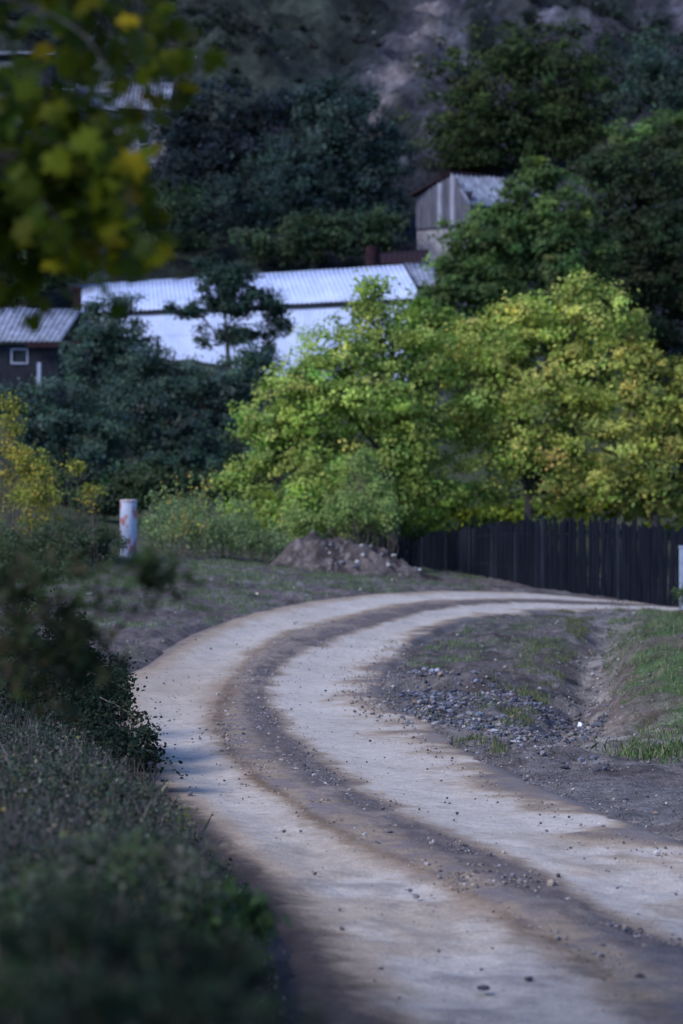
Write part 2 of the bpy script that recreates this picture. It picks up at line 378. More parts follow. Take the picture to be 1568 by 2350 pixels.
# darker ochre line where the wheel track meets the ridge
ln = np.exp(-((Tn-1.0)/.10)**2)*.75+np.exp(-((Tn-2.02)/.07)**2)*.55; c = lerp(c, OCH, np.clip(ln, 0, 1))
mc_ = lerp(MED, np.array([.235, .185, .15]), sm(n2*.5+n1*.5+.16*(1.5-T), .46, .62)*.85); mc_ = lerp(mc_, DARK*1.8, sm(n3, .58, .72)*.5)
c = lerp(c, lerp(TAN*.74, MED*1.5, sm(n2, .45, .62)), medw*.85); c = lerp(c, mc_, med*.93)
c = lerp(c, OCH*.75, np.clip(np.exp(-((Tn-1.02)/.055)**2)*sm(n1, .38, .55)*1.0, 0, 1)*(Y < 34))
c = lerp(c, OCH*.9, np.clip(sm(n3, .66, .78)*.35, 0, 1)); c = lerp(c, PALE*1.05, (1-med)*sm(fbm(X*5, Y*9, 3, 261), .60, .72)*.35*np.clip(trk, 0, 1))
# tan and pale patches breaking the near stretch, brown slick at the bend
nearp = (1-sm(Y, 17, 24)); c = lerp(c, TAN*.9, np.clip(nearp*sm(n1, .47, .6)*(1-med)*.6, 0, 1)); c = c*(1-.35*(1-sm(Y, 12.5, 15.5))*sm(n4, .3, .6))[..., None]  # nearest end of the road darkened in its colour, painted-in shade
c = lerp(c, MED*1.2, np.clip(nearp*sm(n4*.5+n2*.5, .55, .68)*.5, 0, 1))
bend = np.exp(-(((Y-33)/5.0)**2))*np.exp(-((T-1.05)/.26)**2)*sm(fbm(X*1.2, Y*2.6, 3, 77), .4, .6); c = lerp(c, OCH*.9, np.clip(bend, 0, 1)*.8)
tanb = np.exp(-(((Y-36)/4.5)**2))*(T < .9)*.55; c = lerp(c, TAN*1.05, tanb)
outer = sm(T, -.3, -.62)+sm(T, 3.3, 3.62)
# colour outside the tracks runs into the soil beside the road
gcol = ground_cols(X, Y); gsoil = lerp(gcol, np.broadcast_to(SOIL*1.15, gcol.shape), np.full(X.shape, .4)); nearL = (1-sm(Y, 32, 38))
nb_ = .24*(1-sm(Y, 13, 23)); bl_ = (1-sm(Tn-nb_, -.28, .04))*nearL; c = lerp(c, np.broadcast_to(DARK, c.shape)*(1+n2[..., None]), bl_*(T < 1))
bl = np.clip((1-sm(T, -.5, -.05))*(1-nearL)+sm(To, 2.95, 3.4), 0, 1); c = lerp(c, gsoil, np.maximum(bl, sm(T, 3.3, 3.55)))
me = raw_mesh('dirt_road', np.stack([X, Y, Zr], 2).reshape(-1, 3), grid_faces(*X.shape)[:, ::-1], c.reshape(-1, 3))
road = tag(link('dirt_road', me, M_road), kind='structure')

# ---- hillside
ys = np.r_[np.linspace(116, 300, 330), np.linspace(302, 620, 60)]; us = np.linspace(-1, 1, 360)
U, Y = np.meshgrid(us, ys); X = (110+1.0*Y)*(.32*U+.68*U**5)
def hill_z(X, Y):
    k = sm(Y, 118, 150)
    return base_z(X, Y)+k*((ridged(X*.035+Y*.01, Y*.03, 5, 301)-.55)*8+(fbm(X*.22, Y*.22, 4, 311)-.5)*3.2)+sm(Y, 184, 205)*((ridged(X*.13+Y*.07, Y*.10-X*.05, 4, 315)-.6)*4+(ridged(X*.30+Y*.22, Y*.16-X*.1, 3, 317)-.6)*2.4)
HPATH = np.array([at(868, 215, 205)[:2], at(905, 160, 216)[:2], at(935, 105, 228)[:2], at(975, 60, 240)[:2], at(1010, 5, 255)[:2], at(1040, -60, 275)[:2]])
Z = hill_z(X, Y)-.35*(1-sm(Y, 116, 119))
px_ = np.interp(Y, HPATH[:, 1], HPATH[:, 0]); pd = np.abs(X-px_)
m1 = fbm(X*.06, Y*.06, 4, 321); m2 = fbm(X*.3, Y*.3, 4, 331); m3 = fbm(X*.02, Y*.02, 3, 341)
HG = np.array([.024, .034, .020]); HS = np.array([.042, .040, .048]); HR = np.array([.10, .096, .115]); HD = np.array([.010, .014, .013])
leftgreen = 1-sm(X+(m1-.5)*30, -12, 6)
c = lerp(HS, HG, np.clip(leftgreen*.75+sm(m1, .5, .65)*.3, 0, 1)); c = lerp(c, HR, sm(m2*.6+m1*.4, .56, .68)*(.6-.3*leftgreen))
c = lerp(c, HD, sm(fbm(X*.45, Y*.2, 4, 351), .50, .60)*.85)
pm = np.exp(-(pd/(.35+1.7*m2*m2*2))**2)*sm(Y, 196, 206)*sm(m2, .3, .48); c = lerp(c, np.array([.155, .13, .125]), np.clip(pm, 0, 1)*.9)
cl = sm(X+(m2-.5)*14, 30, 36)*sm(Y, 215, 232); c = lerp(c, lerp(HR*1.1, HD, sm(m2, .5, .6)), cl)
me = raw_mesh('hillside', np.stack([X, Y, Z], 2).reshape(-1, 3), grid_faces(*X.shape), c.reshape(-1, 3))
tag(link('hillside', me, M_hill), kind='structure')
def anyz(x, y):
    return float(hill_z(np.array([x]), np.array([y]))[0]) if y > 119 else gz(x, y)

# ------------------------------------------------------------------ leaves
LQ = np.array([[0, 0, 0], [-.33, .45, .08], [0, 1, -.04], [.33, .45, .08]])           # folded rhomb
LO = np.array([[0, 0, 0], [-.26, .22, .05], [-.30, .58, .06], [0, 1, -.08], [.30, .58, .06], [.26, .22, .05]])
def maple_template():
    ang = [-90, -62, -22, -8, 14, 32, 44, 62, 78, 90]; rr = [.10, .42, .62, .40, .86, .62, .50, .80, .72, 1.0]
    pts = [(math.cos(math.radians(a_))*r_, math.sin(math.radians(a_))*r_) for a_, r_ in zip(ang, rr)]
    full = pts+[(-x, y) for x, y in pts[::-1][1:-1]]
    return np.array([[x*.55, y*.55+.35, -.18*(x*x)-.1*y*y] for x, y in full])
LM = maple_template()
def leaves(name, cen, nrm, size, cols, tmpl, m, parent, origin, droop=.0):
    """one leaf per row of cen; nrm is a bias for the leaf's facing"""
    N = len(cen); z = nrm+rng.normal(0, .55, (N, 3)); z /= np.linalg.norm(z, axis=1)[:, None]
    r = rng.normal(0, 1, (N, 3)); r[:, 2] -= droop; y = r-(r*z).sum(1)[:, None]*z; y /= np.linalg.norm(y, axis=1)[:, None]+1e-9
    x = np.cross(y, z); V = len(tmpl)
    P = cen[:, None]+size[:, None, None]*(tmpl[None, :, 0, None]*x[:, None]+(tmpl[None, :, 1, None]-.4)*y[:, None]+tmpl[None, :, 2, None]*z[:, None])
    P = P-np.asarray(origin)[None, None]
    F = np.arange(N*V).reshape(N, V); C = np.repeat(cols, V, axis=0)
    me = raw_mesh(name, P.reshape(-1, 3), F, C, smooth=False)
    return link(name, me, m, parent)
def pick(pal, N, jit=.18, hj=1.0):
    w_ = np.array([p[1] for p in pal], float); w_ /= w_.sum(); c_ = np.array([p[0] for p in pal])[rng.choice(len(pal), N, p=w_)]
    return c_*np.exp(rng.normal(0, jit, (N, 1)))*np.exp(rng.normal(0, hj*jit*.35, (N, 3)))
def inside(n, pw=2.0):
    v = rng.normal(0, 1, (n, 3)); v /= np.linalg.norm(v, axis=1)[:, None]; return v*rng.random((n, 1))**(1/pw)

G_DARK = [((.028, .048, .024), 4), ((.048, .075, .036), 3), ((.075, .10, .045), 1)]
G_MID = [((.07, .115, .04), 3), ((.10, .155, .05), 3), ((.15, .20, .06), 1), ((.05, .08, .03), 2)]
G_OLIVE = [((.035, .052, .018), 3), ((.055, .072, .022), 2), ((.025, .04, .018), 2)]
G_WAL = [((.28, .345, .075), 4), ((.41, .45, .10), 3), ((.58, .53, .14), 1.8), ((.18, .24, .06), 2.5), ((.62, .46, .16), .9)]
G_WALG = [((.22, .31, .07), 4), ((.32, .40, .09), 3), ((.50, .50, .12), 1.4), ((.14, .20, .05), 2.5)]
G_TEAL = [((.028, .052, .044), 3), ((.055, .088, .066), 3), ((.10, .145, .10), 1.6)]
G_YEL = [((.26, .27, .05), 3), ((.38, .29, .05), 2), ((.12, .17, .04), 3), ((.34, .18, .05), .7)]

G_FAR = [((.018, .034, .032), 3), ((.034, .056, .050), 3), ((.07, .10, .08), 1.4)]
def limbs(base, fork, tips, r0, mb, wig=.06, sides=6):
    b = np.array(base, float); f = np.array(fork, float); L = np.linalg.norm(f-b)
    mid = (b+f)/2+rng.normal(0, wig*.35*L, 3)*np.array([1, 1, 0]); mb.tube([b-np.array([0, 0, .3]), b+(mid-b)*.12, mid, f], [r0*1.35, r0*1.1, r0*.92, r0*.8], sides+2)
    for t, r_, subs in tips:
        t = np.array(t, float); v = t-f; l = np.linalg.norm(v)
        p1 = f+v*.35+rng.normal(0, wig*l, 3); p2 = f+v*.7+rng.normal(0, wig*l, 3)
        mb.tube([f-v/l*.02, p1, p2, t], [r_, r_*.75, r_*.5, r_*.25], sides)
        for s in subs:
            s = np.array(s, float); st = [p1, p2, (p2+t)/2][rng.integers(0, 3)]; q = (st+s)/2+rng.normal(0, .08*np.linalg.norm(s-st), 3)
            mb.tube([st, q, s], [r_*.35, r_*.22, r_*.07], 4, cap=False)

def tree(name, label, cat, base_px, d, lobes, pal, leaf=.15, clump=.42, dens=1.0, per=46, trunk_r=.16, fork=None, m=None, group=None, depth=1.0,
         gap=.42, droop=.3, fork_y=None, tops=None, tp=LQ, base_z_=None, pw=2.2, nsub=7):
    """lobes: (px, py, rx_px, ry_px[, depth offset m]) of the crown as seen at distance d"""
    X0 = at(base_px, 1100, d)[0]; z0 = anyz(X0, d) if base_z_ is None else base_z_; o = empty(name, (X0, d, z0), label, cat, group)
    cs = []; C = []; Nn = []; S = []; K_ = []; tips = []
    for lb in lobes:
        px, py, rx, ry = lb[:4]; off = lb[4] if len(lb) > 4 else 0
        dd = d+off; c0 = at(px, py, dd); s = K*dd; R = np.array([rx*s, min(rx, ry*1.2)*s*depth*.9, ry*s])
        vol = R[0]*R[1]*R[2]; n = max(12, int(dens*4.2*vol**.76/(clump**2)))
        p = inside(n, pw); p *= np.where(rng.random(n) < .07, 1.22, 1.0)[:, None]
        # irregular outline: radius modulated by direction
        an = np.arctan2(p[:, 2], p[:, 0]); rad = .86+.28*(vn(an*1.9+7+px, p[:, 1]*2+py, 3)); cc = c0+p*rad[:, None]*R
        g = vn(cc[:, 0]*1.1/clump*.42+cc[:, 1]*.6, cc[:, 2]*1.1/clump*.42, int(px) % 97); keep = g > gap*.5; cc = cc[keep]; p = p[keep]
        nl = rng.integers(int(per*.7), int(per*1.5), len(cc)); idx = np.repeat(np.arange(len(cc)), nl)
        cs_ = clump*(.6+.8*rng.random(len(cc)))
        q = rng.normal(0, 1, (len(idx), 3))*np.array([.50, .50, .30])*cs_[idx, None]*1.1; pos = cc[idx]+q
        cp = pick(pal, len(cc), .34); lc = .55*cp[idx]+.45*pick(pal, len(idx), .22)
        out = p/np.maximum(np.linalg.norm(p, axis=1)[:, None], .1)
        C.append(pos); Nn.append(out[idx]*.8+np.array([0, -.25, .5])); S.append(leaf*1.2*(.65+.7*rng.random(len(idx)))); K_.append(lc)
        sub = cc[rng.choice(len(cc), min(nsub, len(cc)), replace=False)] if len(cc) else []
        tips.append((c0, trunk_r*(.35+.25*min(1, vol/20)), sub))
    C = np.concatenate(C); Nn = np.concatenate(Nn); S = np.concatenate(S); K_ = np.concatenate(K_)
    ok = C[:, 2] > z0+.15; org = (X0, d, z0)
    leaves('crown', C[ok], Nn[ok], S[ok], np.clip(K_[ok], .003, .8), tp, m or M_leaf, o, org, droop)
    mb = MB(); fz = at(base_px, fork_y, d)[2] if fork_y else z0+.32*(C[:, 2].max()-z0)
    fk = fork or (X0, d, fz)
    limbs((X0, d, z0), fk, tips, trunk_r, mb); mb.build('trunk', M_bark, o, smooth=True)
    return o

def bush(name, label, cat, lobes, pal, leaf=.05, clump=.12, dens=1.0, per=40, group=None, m=None, tp=LQ, stems=30, gap=.2, depth=1.2, droop=.1, stemr=.006, dmean=None, stem_m=None, pw=1.8):
    """lobes: (px,py,rx,ry,d)"""
    L = np.array(lobes, float); i0 = np.argmax(L[:, 2]*L[:, 3]); b = at(L[i0, 0], L[i0, 1], L[i0, 4]); z0 = anyz(b[0], b[1])
    o = empty(name, (b[0], b[1], z0), label, cat, group); C = []; Nn = []; S = []; K_ = []; mb = MB()
    for px, py, rx, ry, d in lobes:
        c0 = at(px, py, d); s = K*d; R = np.array([rx*s, min(rx, ry*1.6)*s*depth, ry*s]); vol = R.prod()
        n = max(8, int(dens*4.6*vol**.75/clump**2)); p = inside(n, pw); an = np.arctan2(p[:, 2], p[:, 0])
        cc = c0+p*(.8+.4*vn(an*2+px, p[:, 1]*2, 5))[:, None]*R
        g = vn(cc[:, 0]/clump*.45+cc[:, 1], cc[:, 2]/clump*.45, int(py) % 89); cc = cc[g > gap]
        if len(cc) == 0: continue
        nl = rng.integers(int(per*.6), int(per*1.4), len(cc)); idx = np.repeat(np.arange(len(cc)), nl)
        pos = cc[idx]+rng.normal(0, .55, (len(idx), 3))*clump*(.5+rng.random(len(cc)))[idx, None]
        cp = pick(pal, len(cc), .2); C.append(pos); K_.append(.55*cp[idx]+.45*pick(pal, len(idx), .22))
        Nn.append(np.tile([0, -.45, .6], (len(idx), 1))); S.append(leaf*(.6+.8*rng.random(len(idx))))
        for t in cc[rng.choice(len(cc), min(stems, len(cc)), replace=False)]:
            gx = t[0]*.7+c0[0]*.3; gy = t[1]*.7+c0[1]*.3; g0 = np.array([gx, gy, min(anyz(gx, gy), t[2])-.03])
            mid = (g0+t)/2+rng.normal(0, .12*np.linalg.norm(t-g0), 3); mb.tube([g0, mid, t], [stemr*1.6, stemr, stemr*.35], 4, cap=False)
    C = np.concatenate(C); zz = ground_z(C[:, 0], C[:, 1]) if C[:, 1].max() < 119 else C[:, 2]-1
    ok = C[:, 2] > zz-.02
    if ok.sum() < 5: ok[:] = True
    leaves('foliage', C[ok], np.concatenate(Nn)[ok], np.concatenate(S)[ok], np.clip(np.concatenate(K_)[ok], .003, .8), tp, m or M_leaf, o, (b[0], b[1], z0), droop)
    mb.build('stems', stem_m or M_stem, o, smooth=True); return o

def sprays(name, label, cat, lines, pal, leaf=.05, n=60, spread=.03, r=.006, tp=LO, group=None, m=None, stem_m=None):
    """arching shoots: lines = [[(px,py,d),...]] leafed along their length"""
    b = at(*lines[0][0]); z0 = b[2]; o = empty(name, b, label, cat, group); mb = MB(); C = []
    for ln_ in lines:
        P = np.array([at(*q) for q in ln_]); D = catmull(P, 24); mb.tube(D, list(np.linspace(r, r*.3, 24)), 5)
        i = rng.integers(2, 24, n); C.append(D[i]+rng.normal(0, spread, (n, 3)))
    C = np.concatenate(C); N = len(C)
    leaves('leaves', C, np.tile([0, -.3, .6], (N, 1)), leaf*(.6+.8*rng.random(N)), pick(pal, N, .25), tp, m or M_leaf, o, b, .2)
    mb.build('stems', stem_m or M_stem, o, smooth=True); return o

# ------------------------------------------------------------------ buildings
def corr(p00, p10, p01, p11, period, amp, rows=3):
    """corrugated sheet: 0->1 along the eave (first index), then up the slope"""
    a_, b_, c_, d_ = [np.array(q, float) for q in (p00, p10, p01, p11)]
    n = np.cross(b_-a_, c_-a_); n /= np.linalg.norm(n); n *= np.sign(n[2]) or 1
    L = np.linalg.norm(b_-a_); ns = int(L/period*6); u = np.linspace(0, 1, ns+1); v = np.linspace(0, 1, rows+1)
    Ug, Vg = np.meshgrid(u, v); P = (a_*(1-Ug[..., None])+b_*Ug[..., None])*(1-Vg[..., None])+(c_*(1-Ug[..., None])+d_*Ug[..., None])*Vg[..., None]
    sheet = np.floor(Ug*L/(period*6)); P = P+n*(amp*np.sin(2*math.pi*Ug*L/period)+.012*((sheet % 2)))[..., None]
    return P.reshape(-1, 3), grid_faces(rows+1, ns+1)
def roof_part(panels, m, parent, name='roof', th=.012):
    w0 = np.array(parent_world(parent)); V = []; F = []; n = 0
    for p in panels:
        v, f = corr(*p); V.append(v); F.append(f+n); n += len(v)
    me = raw_mesh(name, np.concatenate(V)-w0, np.concatenate(F)); o = link(name, me, m, parent)
    s = o.modifiers.new('thickness', 'SOLIDIFY'); s.thickness = th; return o

M_tin = mat_var('zinc_sheet_clean', (.36, .41, .55), (.46, .51, .66), 1.2, .5, 0, spec=.4)
M_tin2 = mat_var('zinc_sheet_weathered', (.13, .135, .165), (.30, .32, .38), 2.2, .6, .1)
M_tin3 = mat_var('asbestos_sheet', (.07, .07, .085), (.26, .27, .31), 1.1, .8, .2)
M_white = mat_var('limewashed_wall', (.42, .47, .62), (.52, .57, .72), .8, .9, .1)
M_rust = mat_var('rust', (.014, .008, .010), (.038, .018, .020), 6, .9, .3)
M_wood = mat_var('grey_planks', (.04, .038, .048), (.125, .12, .14), 5, .9, .4, .02, (3, 3, .2))
M_woodd = mat_var('dark_planks', (.010, .011, .016), (.035, .036, .045), 6, .9, .4, .02, (3, 3, .2))
M_plast = mat_var('plaster', (.13, .12, .13), (.30, .28, .28), 3, .9, .3)
M_glass = mat_var('window_glass', (.01, .012, .015), (.03, .035, .04), 2, .15, 0)
M_trim = mat_var('painted_trim', (.24, .27, .34), (.36, .39, .47), 6, .7, 0)
M_brown = mat_var('brown_boards', (.014, .009, .012), (.04, .022, .025), 8, .9, .2)

# long barn with the pale roof
rL = at(176, 657, 141.0); rR = at(925, 607, 127.5); rL[2] = rR[2] = 14.15
eR = at(968, 692, 124.6); eL = at(170, 716, 136.0); eR[2] = eL[2] = 12.2
B = empty('long_barn', ((rL[0]+rR[0])/2, (rL[1]+rR[1])/2, 8.4), 'long white barn with pale corrugated roof behind the slim dark tree', 'barn')
back = np.array([1.6, 3.2, 0])
roof_part([(eL, eR, rL, rR, .30, .035), (rL+back-[0,0,1.9], rR+back-[0,0,1.9], rL, rR, .30, .035)], M_tin, B)
u_ = (eR-eL)/np.linalg.norm(eR-eL); inn_ = np.array([-u_[1], u_[0], 0])*1.0
mb = MB(); A0 = eL+inn_*.16+u_*.3; A1 = eR+inn_*.16-u_*.9; nrm = Vector(inn_)
zt = 12.0; zl = 7.2
def wallpt(p, o_, z): q = p+inn_*o_; return np.array([q[0], q[1], z])
V_ = []; F_ = []; n_ = 0
for za, zb2, off in ((10.75, zt, -.02), (zl, 10.8, 0.)):
    v, f = corr(wallpt(A0, off, za), wallpt(A1, off, za), wallpt(A0, off, zb2), wallpt(A1, off, zb2), .30, .010, 2); V_.append(v); F_.append(f+n_); n_ += len(v)
ob = link('wall', raw_mesh('wall', np.concatenate(V_)-np.array(parent_world(B)), np.concatenate(F_), smooth=False), M_white, B); so = ob.modifiers.new('thickness', 'SOLIDIFY'); so.thickness = .012
mb = MB(); A1b = rR+back*.8+np.array([-.4, 0, 0]); 
mb.slab([(A1[0], A1[1]+.1, zl), (A1b[0], A1b[1], zl), (A1b[0], A1b[1], 12.1), (A1[0], A1[1]+.1, 12.1)], .15, (-1, .2, 0)); mb.build('gable_wall', M_white, B)
mb = MB(); mb.box(((eL[0]+eR[0])/2+inn_[0]*.12, (eL[1]+eR[1])/2+inn_[1]*.12, 12.02), (np.linalg.norm(eR-eL)-.8, .14, .16), math.atan2(u_[1], u_[0])); mb.build('eave_board', M_woodd, B)
mb = MB(); pL = at(178, 700, 135.5); mb.box((pL[0], pL[1], 11.6), (.42, .42, 3.6)); mb.box((pL[0]-.05, pL[1]+.02, 13.5), (.55, .6, .25)); mb.build('corner_pillar', M_rust, B, bevel=.02)
# darker lean-to behind its right end
q0 = at(930, 604, 131); q1 = at(985, 610, 131); q2 = at(955, 655, 126.5); q3 = at(990, 655, 126.5)
S2 = empty('lean_to', (q2[0]+.6, q2[1]+2, 8.7), 'grey tin lean-to roof at the right end of the long white barn', 'shed')
roof_part([(q2, q3+np.array([1.5, 0, 0]), q0, q1+np.array([1.5, 0, 0]), .25, .03)], M_tin2, S2)
mb = MB(); mb.box((q2[0]+1.2, q2[1]+2.2, (q2[2]+8.2)/2-.2), (1.7, 3.4, q2[2]-8.2)); mb.build('wall', M_woodd, S2)
# low red-roofed shed behind the barn
c0 = at(915, 590, 142)
S3 = empty('low_shed', (c0[0], c0[1]+1.5, c0[2]-3.2), 'low shed with dark red roof and rusty flue behind the long barn', 'shed')
f0 = at(868, 606, 140); f1 = at(985, 600, 140); g0 = at(872, 580, 143); g1 = at(985, 572, 143)
roof_part([(f0, f1, g0, g1, .3, .02)], M_brown, S3)
mb = MB(); mb.box((c0[0]+.2, c0[1]+1, c0[2]-1.8), (2.8, 2.6, 2.6)); mb.build('wall', M_woodd, S3)
mb = MB(); t0 = at(856, 605, 138.5); t1 = at(856, 567, 138.5); mb.tube([t0-[0,0,1.5], t1, t1+[0,0,.03]], [.42, .42, .3], 14); mb.build('flue', M_rust, S3, smooth=False)

# shed at the left edge with the ribbed roof
S = empty('farm_shed', (at(60, 850, 117)[0], 117, 5.6), 'dark timber shed with ribbed grey roof and small framed window at left', 'shed')
r0 = at(-90, 700, 119.5); r1 = at(186, 712, 119.5); e0 = at(-120, 783, 115.5); e1 = at(140, 783, 115.5)
roof_part([(e0, e1, r0, r1, .26, .035), (r0+np.array([0, 3.2, -1.4]), r1+np.array([0, 3.2, -1.4]), r0, r1, .26, .035)], M_tin2, S)
wz1 = e0[2]-.12; wz0 = 5.2; xl = e0[0]+.3; xr = e1[0]-.2; yw = 116.1
wx0, wx1, wzt, wzb = at(27, 0, 116)[0], at(60, 0, 116)[0], at(0, 803, 116)[2], at(0, 832, 116)[2]
mb = MB()
mb.box(((xl+wx0)/2, yw, (wz0+wz1)/2), (wx0-xl, .2, wz1-wz0)); mb.box(((xr+wx1)/2, yw, (wz0+wz1)/2), (xr-wx1, .2, wz1-wz0))
mb.box(((wx0+wx1)/2, yw, (wzt+wz1)/2), (wx1-wx0, .196, wz1-wzt)); mb.box(((wx0+wx1)/2, yw, (wz0+wzb)/2), (wx1-wx0, .196, wzb-wz0))
mb.box((xr-.1, yw+1.8, (wz0+wz1)/2), (.2, 3.2, wz1-wz0)); mb.build('wall', M_woodd, S)
wn = MB(); fw = .07
for cx_, cz_, sx, sz in (((wx0+wx1)/2, wzt+fw/2, wx1-wx0+2*fw, fw), ((wx0+wx1)/2, wzb-fw/2, wx1-wx0+2*fw, fw), (wx0-fw/2, (wzt+wzb)/2, fw, wzt-wzb-.005), (wx1+fw/2, (wzt+wzb)/2, fw, wzt-wzb-.005)):
    wn.box((cx_, yw-.12, cz_), (sx, .06, sz))
W1 = wn.build('window', M_trim, S); g_ = MB(); g_.box(((wx0+wx1)/2, yw-.02, (wzt+wzb)/2), (wx1-wx0-.01, .03, wzt-wzb-.01)); g_.build('pane', M_glass, W1)
mb = MB(); a0 = at(60, 789, 115.3); a1 = at(134, 789, 115.3); mb.box(((a0[0]+a1[0])/2, 115.45, a0[2]-.04), (a1[0]-a0[0], .06, .24)); mb.build('fascia', M_brown, S)
mb = MB(); p0 = at(90, 832, 115.4); p1 = at(90, 888, 115.4); mb.box((p0[0], 115.4, (p0[2]+p1[2])/2), (.17, .17, p0[2]-p1[2])); p2 = at(90, 910, 115.4);  mb.build('post', M_trim, S, bevel=.01)

# wooden barn on the slope
ap = at(1043, 401, 150); le = at(955, 449, 151.2); re = at(1082, 466, 148.2)
rd = np.array([.80, .6, 0]); Lr = 6.6; ap2 = ap+rd*Lr; re2 = re+rd*Lr; le2 = le+rd*Lr
S = empty('timber_barn', ((le[0]+re[0])/2+2, 152, anyz(ap[0], 152)), 'weathered grey timber barn with tin roof on a stone base uphill', 'barn')
ov = -rd*.35
roof_part([(re+ov+[.12, -.15, -.12], re2+[.12, -.15, -.12], ap+ov+[0,0,.06], ap2+[0,0,.06], .38, .085)], M_tin2, S)
roof_part([(le+ov+[-.12, .1, -.1], le2+[-.12, .1, -.1], ap+ov+[0,0,.05], ap2+[0,0,.05], .30, .04)], M_rust, S, 'rusty_roof_slope')
mb = MB(); mb.tube([ap+ov*1.1+[0,0,.1], ap+rd*2.2+[0,0,.1]], [.12, .12], 8); mb.tube([ap+ov*1.1+[0,-.05,.02], le+ov*1.2+[-.1,0,-.05]], [.07, .07], 6); mb.build('ridge_cap', M_rust, S)
zb_ = at(0, 522, 150)[2]; lb_ = at(960, 522, 151.2); rb_ = at(1084, 522, 148.2); n = 13; mb = MB()
gd = (re-le); gd2 = np.array([gd[0], gd[1], 0]); gl = np.linalg.norm(gd2); gu = gd2/gl; gn = np.array([-gu[1], gu[0], 0])
pk = []
for i in range(n):
    u0 = (i+.02)/n; u1 = (i+.96)/n; uc = (u0+u1)/2; top = le[2]+(ap[2]-le[2])*uc/.69 if uc < .69 else ap[2]+(re[2]-ap[2])*(uc-.69)/.31
    pk.append((u0, u1, top-.08))
light = MB()
for i, (u0, u1, tp_) in enumerate(pk):
    c_ = le+gd2*(u0+u1)/2; tgt = light if i in (5, 8) else mb
    tgt.box((c_[0]+gn[0]*rng.uniform(0, .04), c_[1]+gn[1]*.02, (tp_+zb_)/2), ((u1-u0)*gl, .05, tp_-zb_), math.atan2(gu[1], gu[0]))
mb.build('plank_wall', M_wood, S)
o_ = light.build('bleached_planks', mat_var('bleached_wood', (.17, .165, .19), (.30, .29, .33), 6, .9, .3, .02, (3, 3, .2)), S); o_['label'] = 'bleached pale grey planks'
mb = MB(); cc_ = (le+gd2*.5)+gn*.14; mb.box((cc_[0], cc_[1], (zb_+le[2])/2-.05), (gl-.1, .1, le[2]-zb_), math.atan2(gu[1], gu[0]))
s0 = re+rd*Lr*.5+[0, .2, 0]; mb.box((s0[0]-.1, s0[1]+.1, (zb_+re[2])/2-.1), (Lr-.2, .12, re[2]-zb_-.1), math.atan2(rd[1], rd[0])); mb.build('inner_boards', M_woodd, S)
mb = MB(); cb = (le+gd2*.5)+rd*Lr*.5; zz0 = at(0, 640, 150)[2]
cb = le+gd2*.5+np.array([.1,.1,0]); mb.box((cb[0]+.1, cb[1]+.25, (zz0+zb_)/2-.04), (gl-.1, .5, zb_-zz0-.02), math.atan2(gu[1], gu[0]))
sb_ = re+rd*Lr*.5; mb.box((sb_[0]-.1, sb_[1]+.3, (zz0+zb_)/2-.04), (Lr-.6, .4, zb_-zz0-.03), math.atan2(rd[1], rd[0])); mb.build('stone_base', M_plast, S)

# two houses high on the slope at the upper left
def hill_house(lbl, x0, x1, ytop, yeave, ybase, d, wm, rm, upper=None, wins=()):
    c_ = at((x0+x1)/2, ybase, d); o = empty('hillside_house', c_, lbl, 'house', None)
    r0 = at(x0, ytop, d+3); r1 = at(x1, ytop, d+3); e0 = at(x0-12, yeave, d-.6); e1 = at(x1-8, yeave+4, d-.6)
    roof_part([(e0, e1, r0, r1, .34, .05), (r0+np.array([0, 3.5, -1.6]), r1+np.array([0, 3.5, -1.6]), r0, r1, .34, .05)], rm, o)
    zt = e0[2]-.15; zb = c_[2]-1.5; X0 = r0[0]+.2; X1 = r1[0]-.4
    mb = MB(); mb.box(((X0+X1)/2, d+2.5, (zt+zb)/2), (X1-X0, 4.6, zt-zb)); mb.build('wall', wm, o)
    for (wx, wy, ww, wh) in wins:
        p = at(wx, wy, d+.15); s = K*d; f = MB(); f.box((p[0], d+.16, p[2]), (ww*s, .1, wh*s)); F_ = f.build('window', M_trim, o)
        g = MB(); g.box((p[0], d+.10, p[2]), (ww*s*.74, .04, wh*s*.76)); g.build('pane', M_glass, F_)
    if upper:
        ux0, ux1, uy0, uy1 = upper; p0 = at(ux0, uy1, d+5.5); p1 = at(ux1, uy0, d+5.5)
        mb = MB(); mb.box(((p0[0]+p1[0])/2, d+7.2, (p0[2]+p1[2])/2-.4), (p1[0]-p0[0], 3, p1[2]-p0[2]+.8)); mb.build('upper_storey', M_woodd, o)
        mb = MB(); mb.box(((p0[0]+p1[0])/2, d+7.0, p1[2]+.12), (p1[0]-p0[0]+.6, 4, .2)); mb.build('upper_roof', M_tin3, o)
        pc = at((ux0+ux1)/2-22, (uy0+uy1)/2+10, d+5.5); mb = MB(); mb.box((pc[0], d+5.62, pc[2]), (1.7, .12, 1.9)); F_ = mb.build('shutter', M_plast, o)
    return o
hill_house('grey roofed house with pale shutter, highest at the left edge', -70, 168, 206, 312, 470, 168, M_woodd, M_tin3, upper=(-60, 120, 128, 196), wins=((30, 350, 34, 40), (110, 352, 34, 40)))
hill_house('smaller pale house with grey roof half hidden behind yellow leaves', 178, 400, 190, 250, 420, 176, M_plast, M_tin3, wins=((225, 300, 26, 34), (285, 372, 26, 40), (330, 315, 26, 34)))

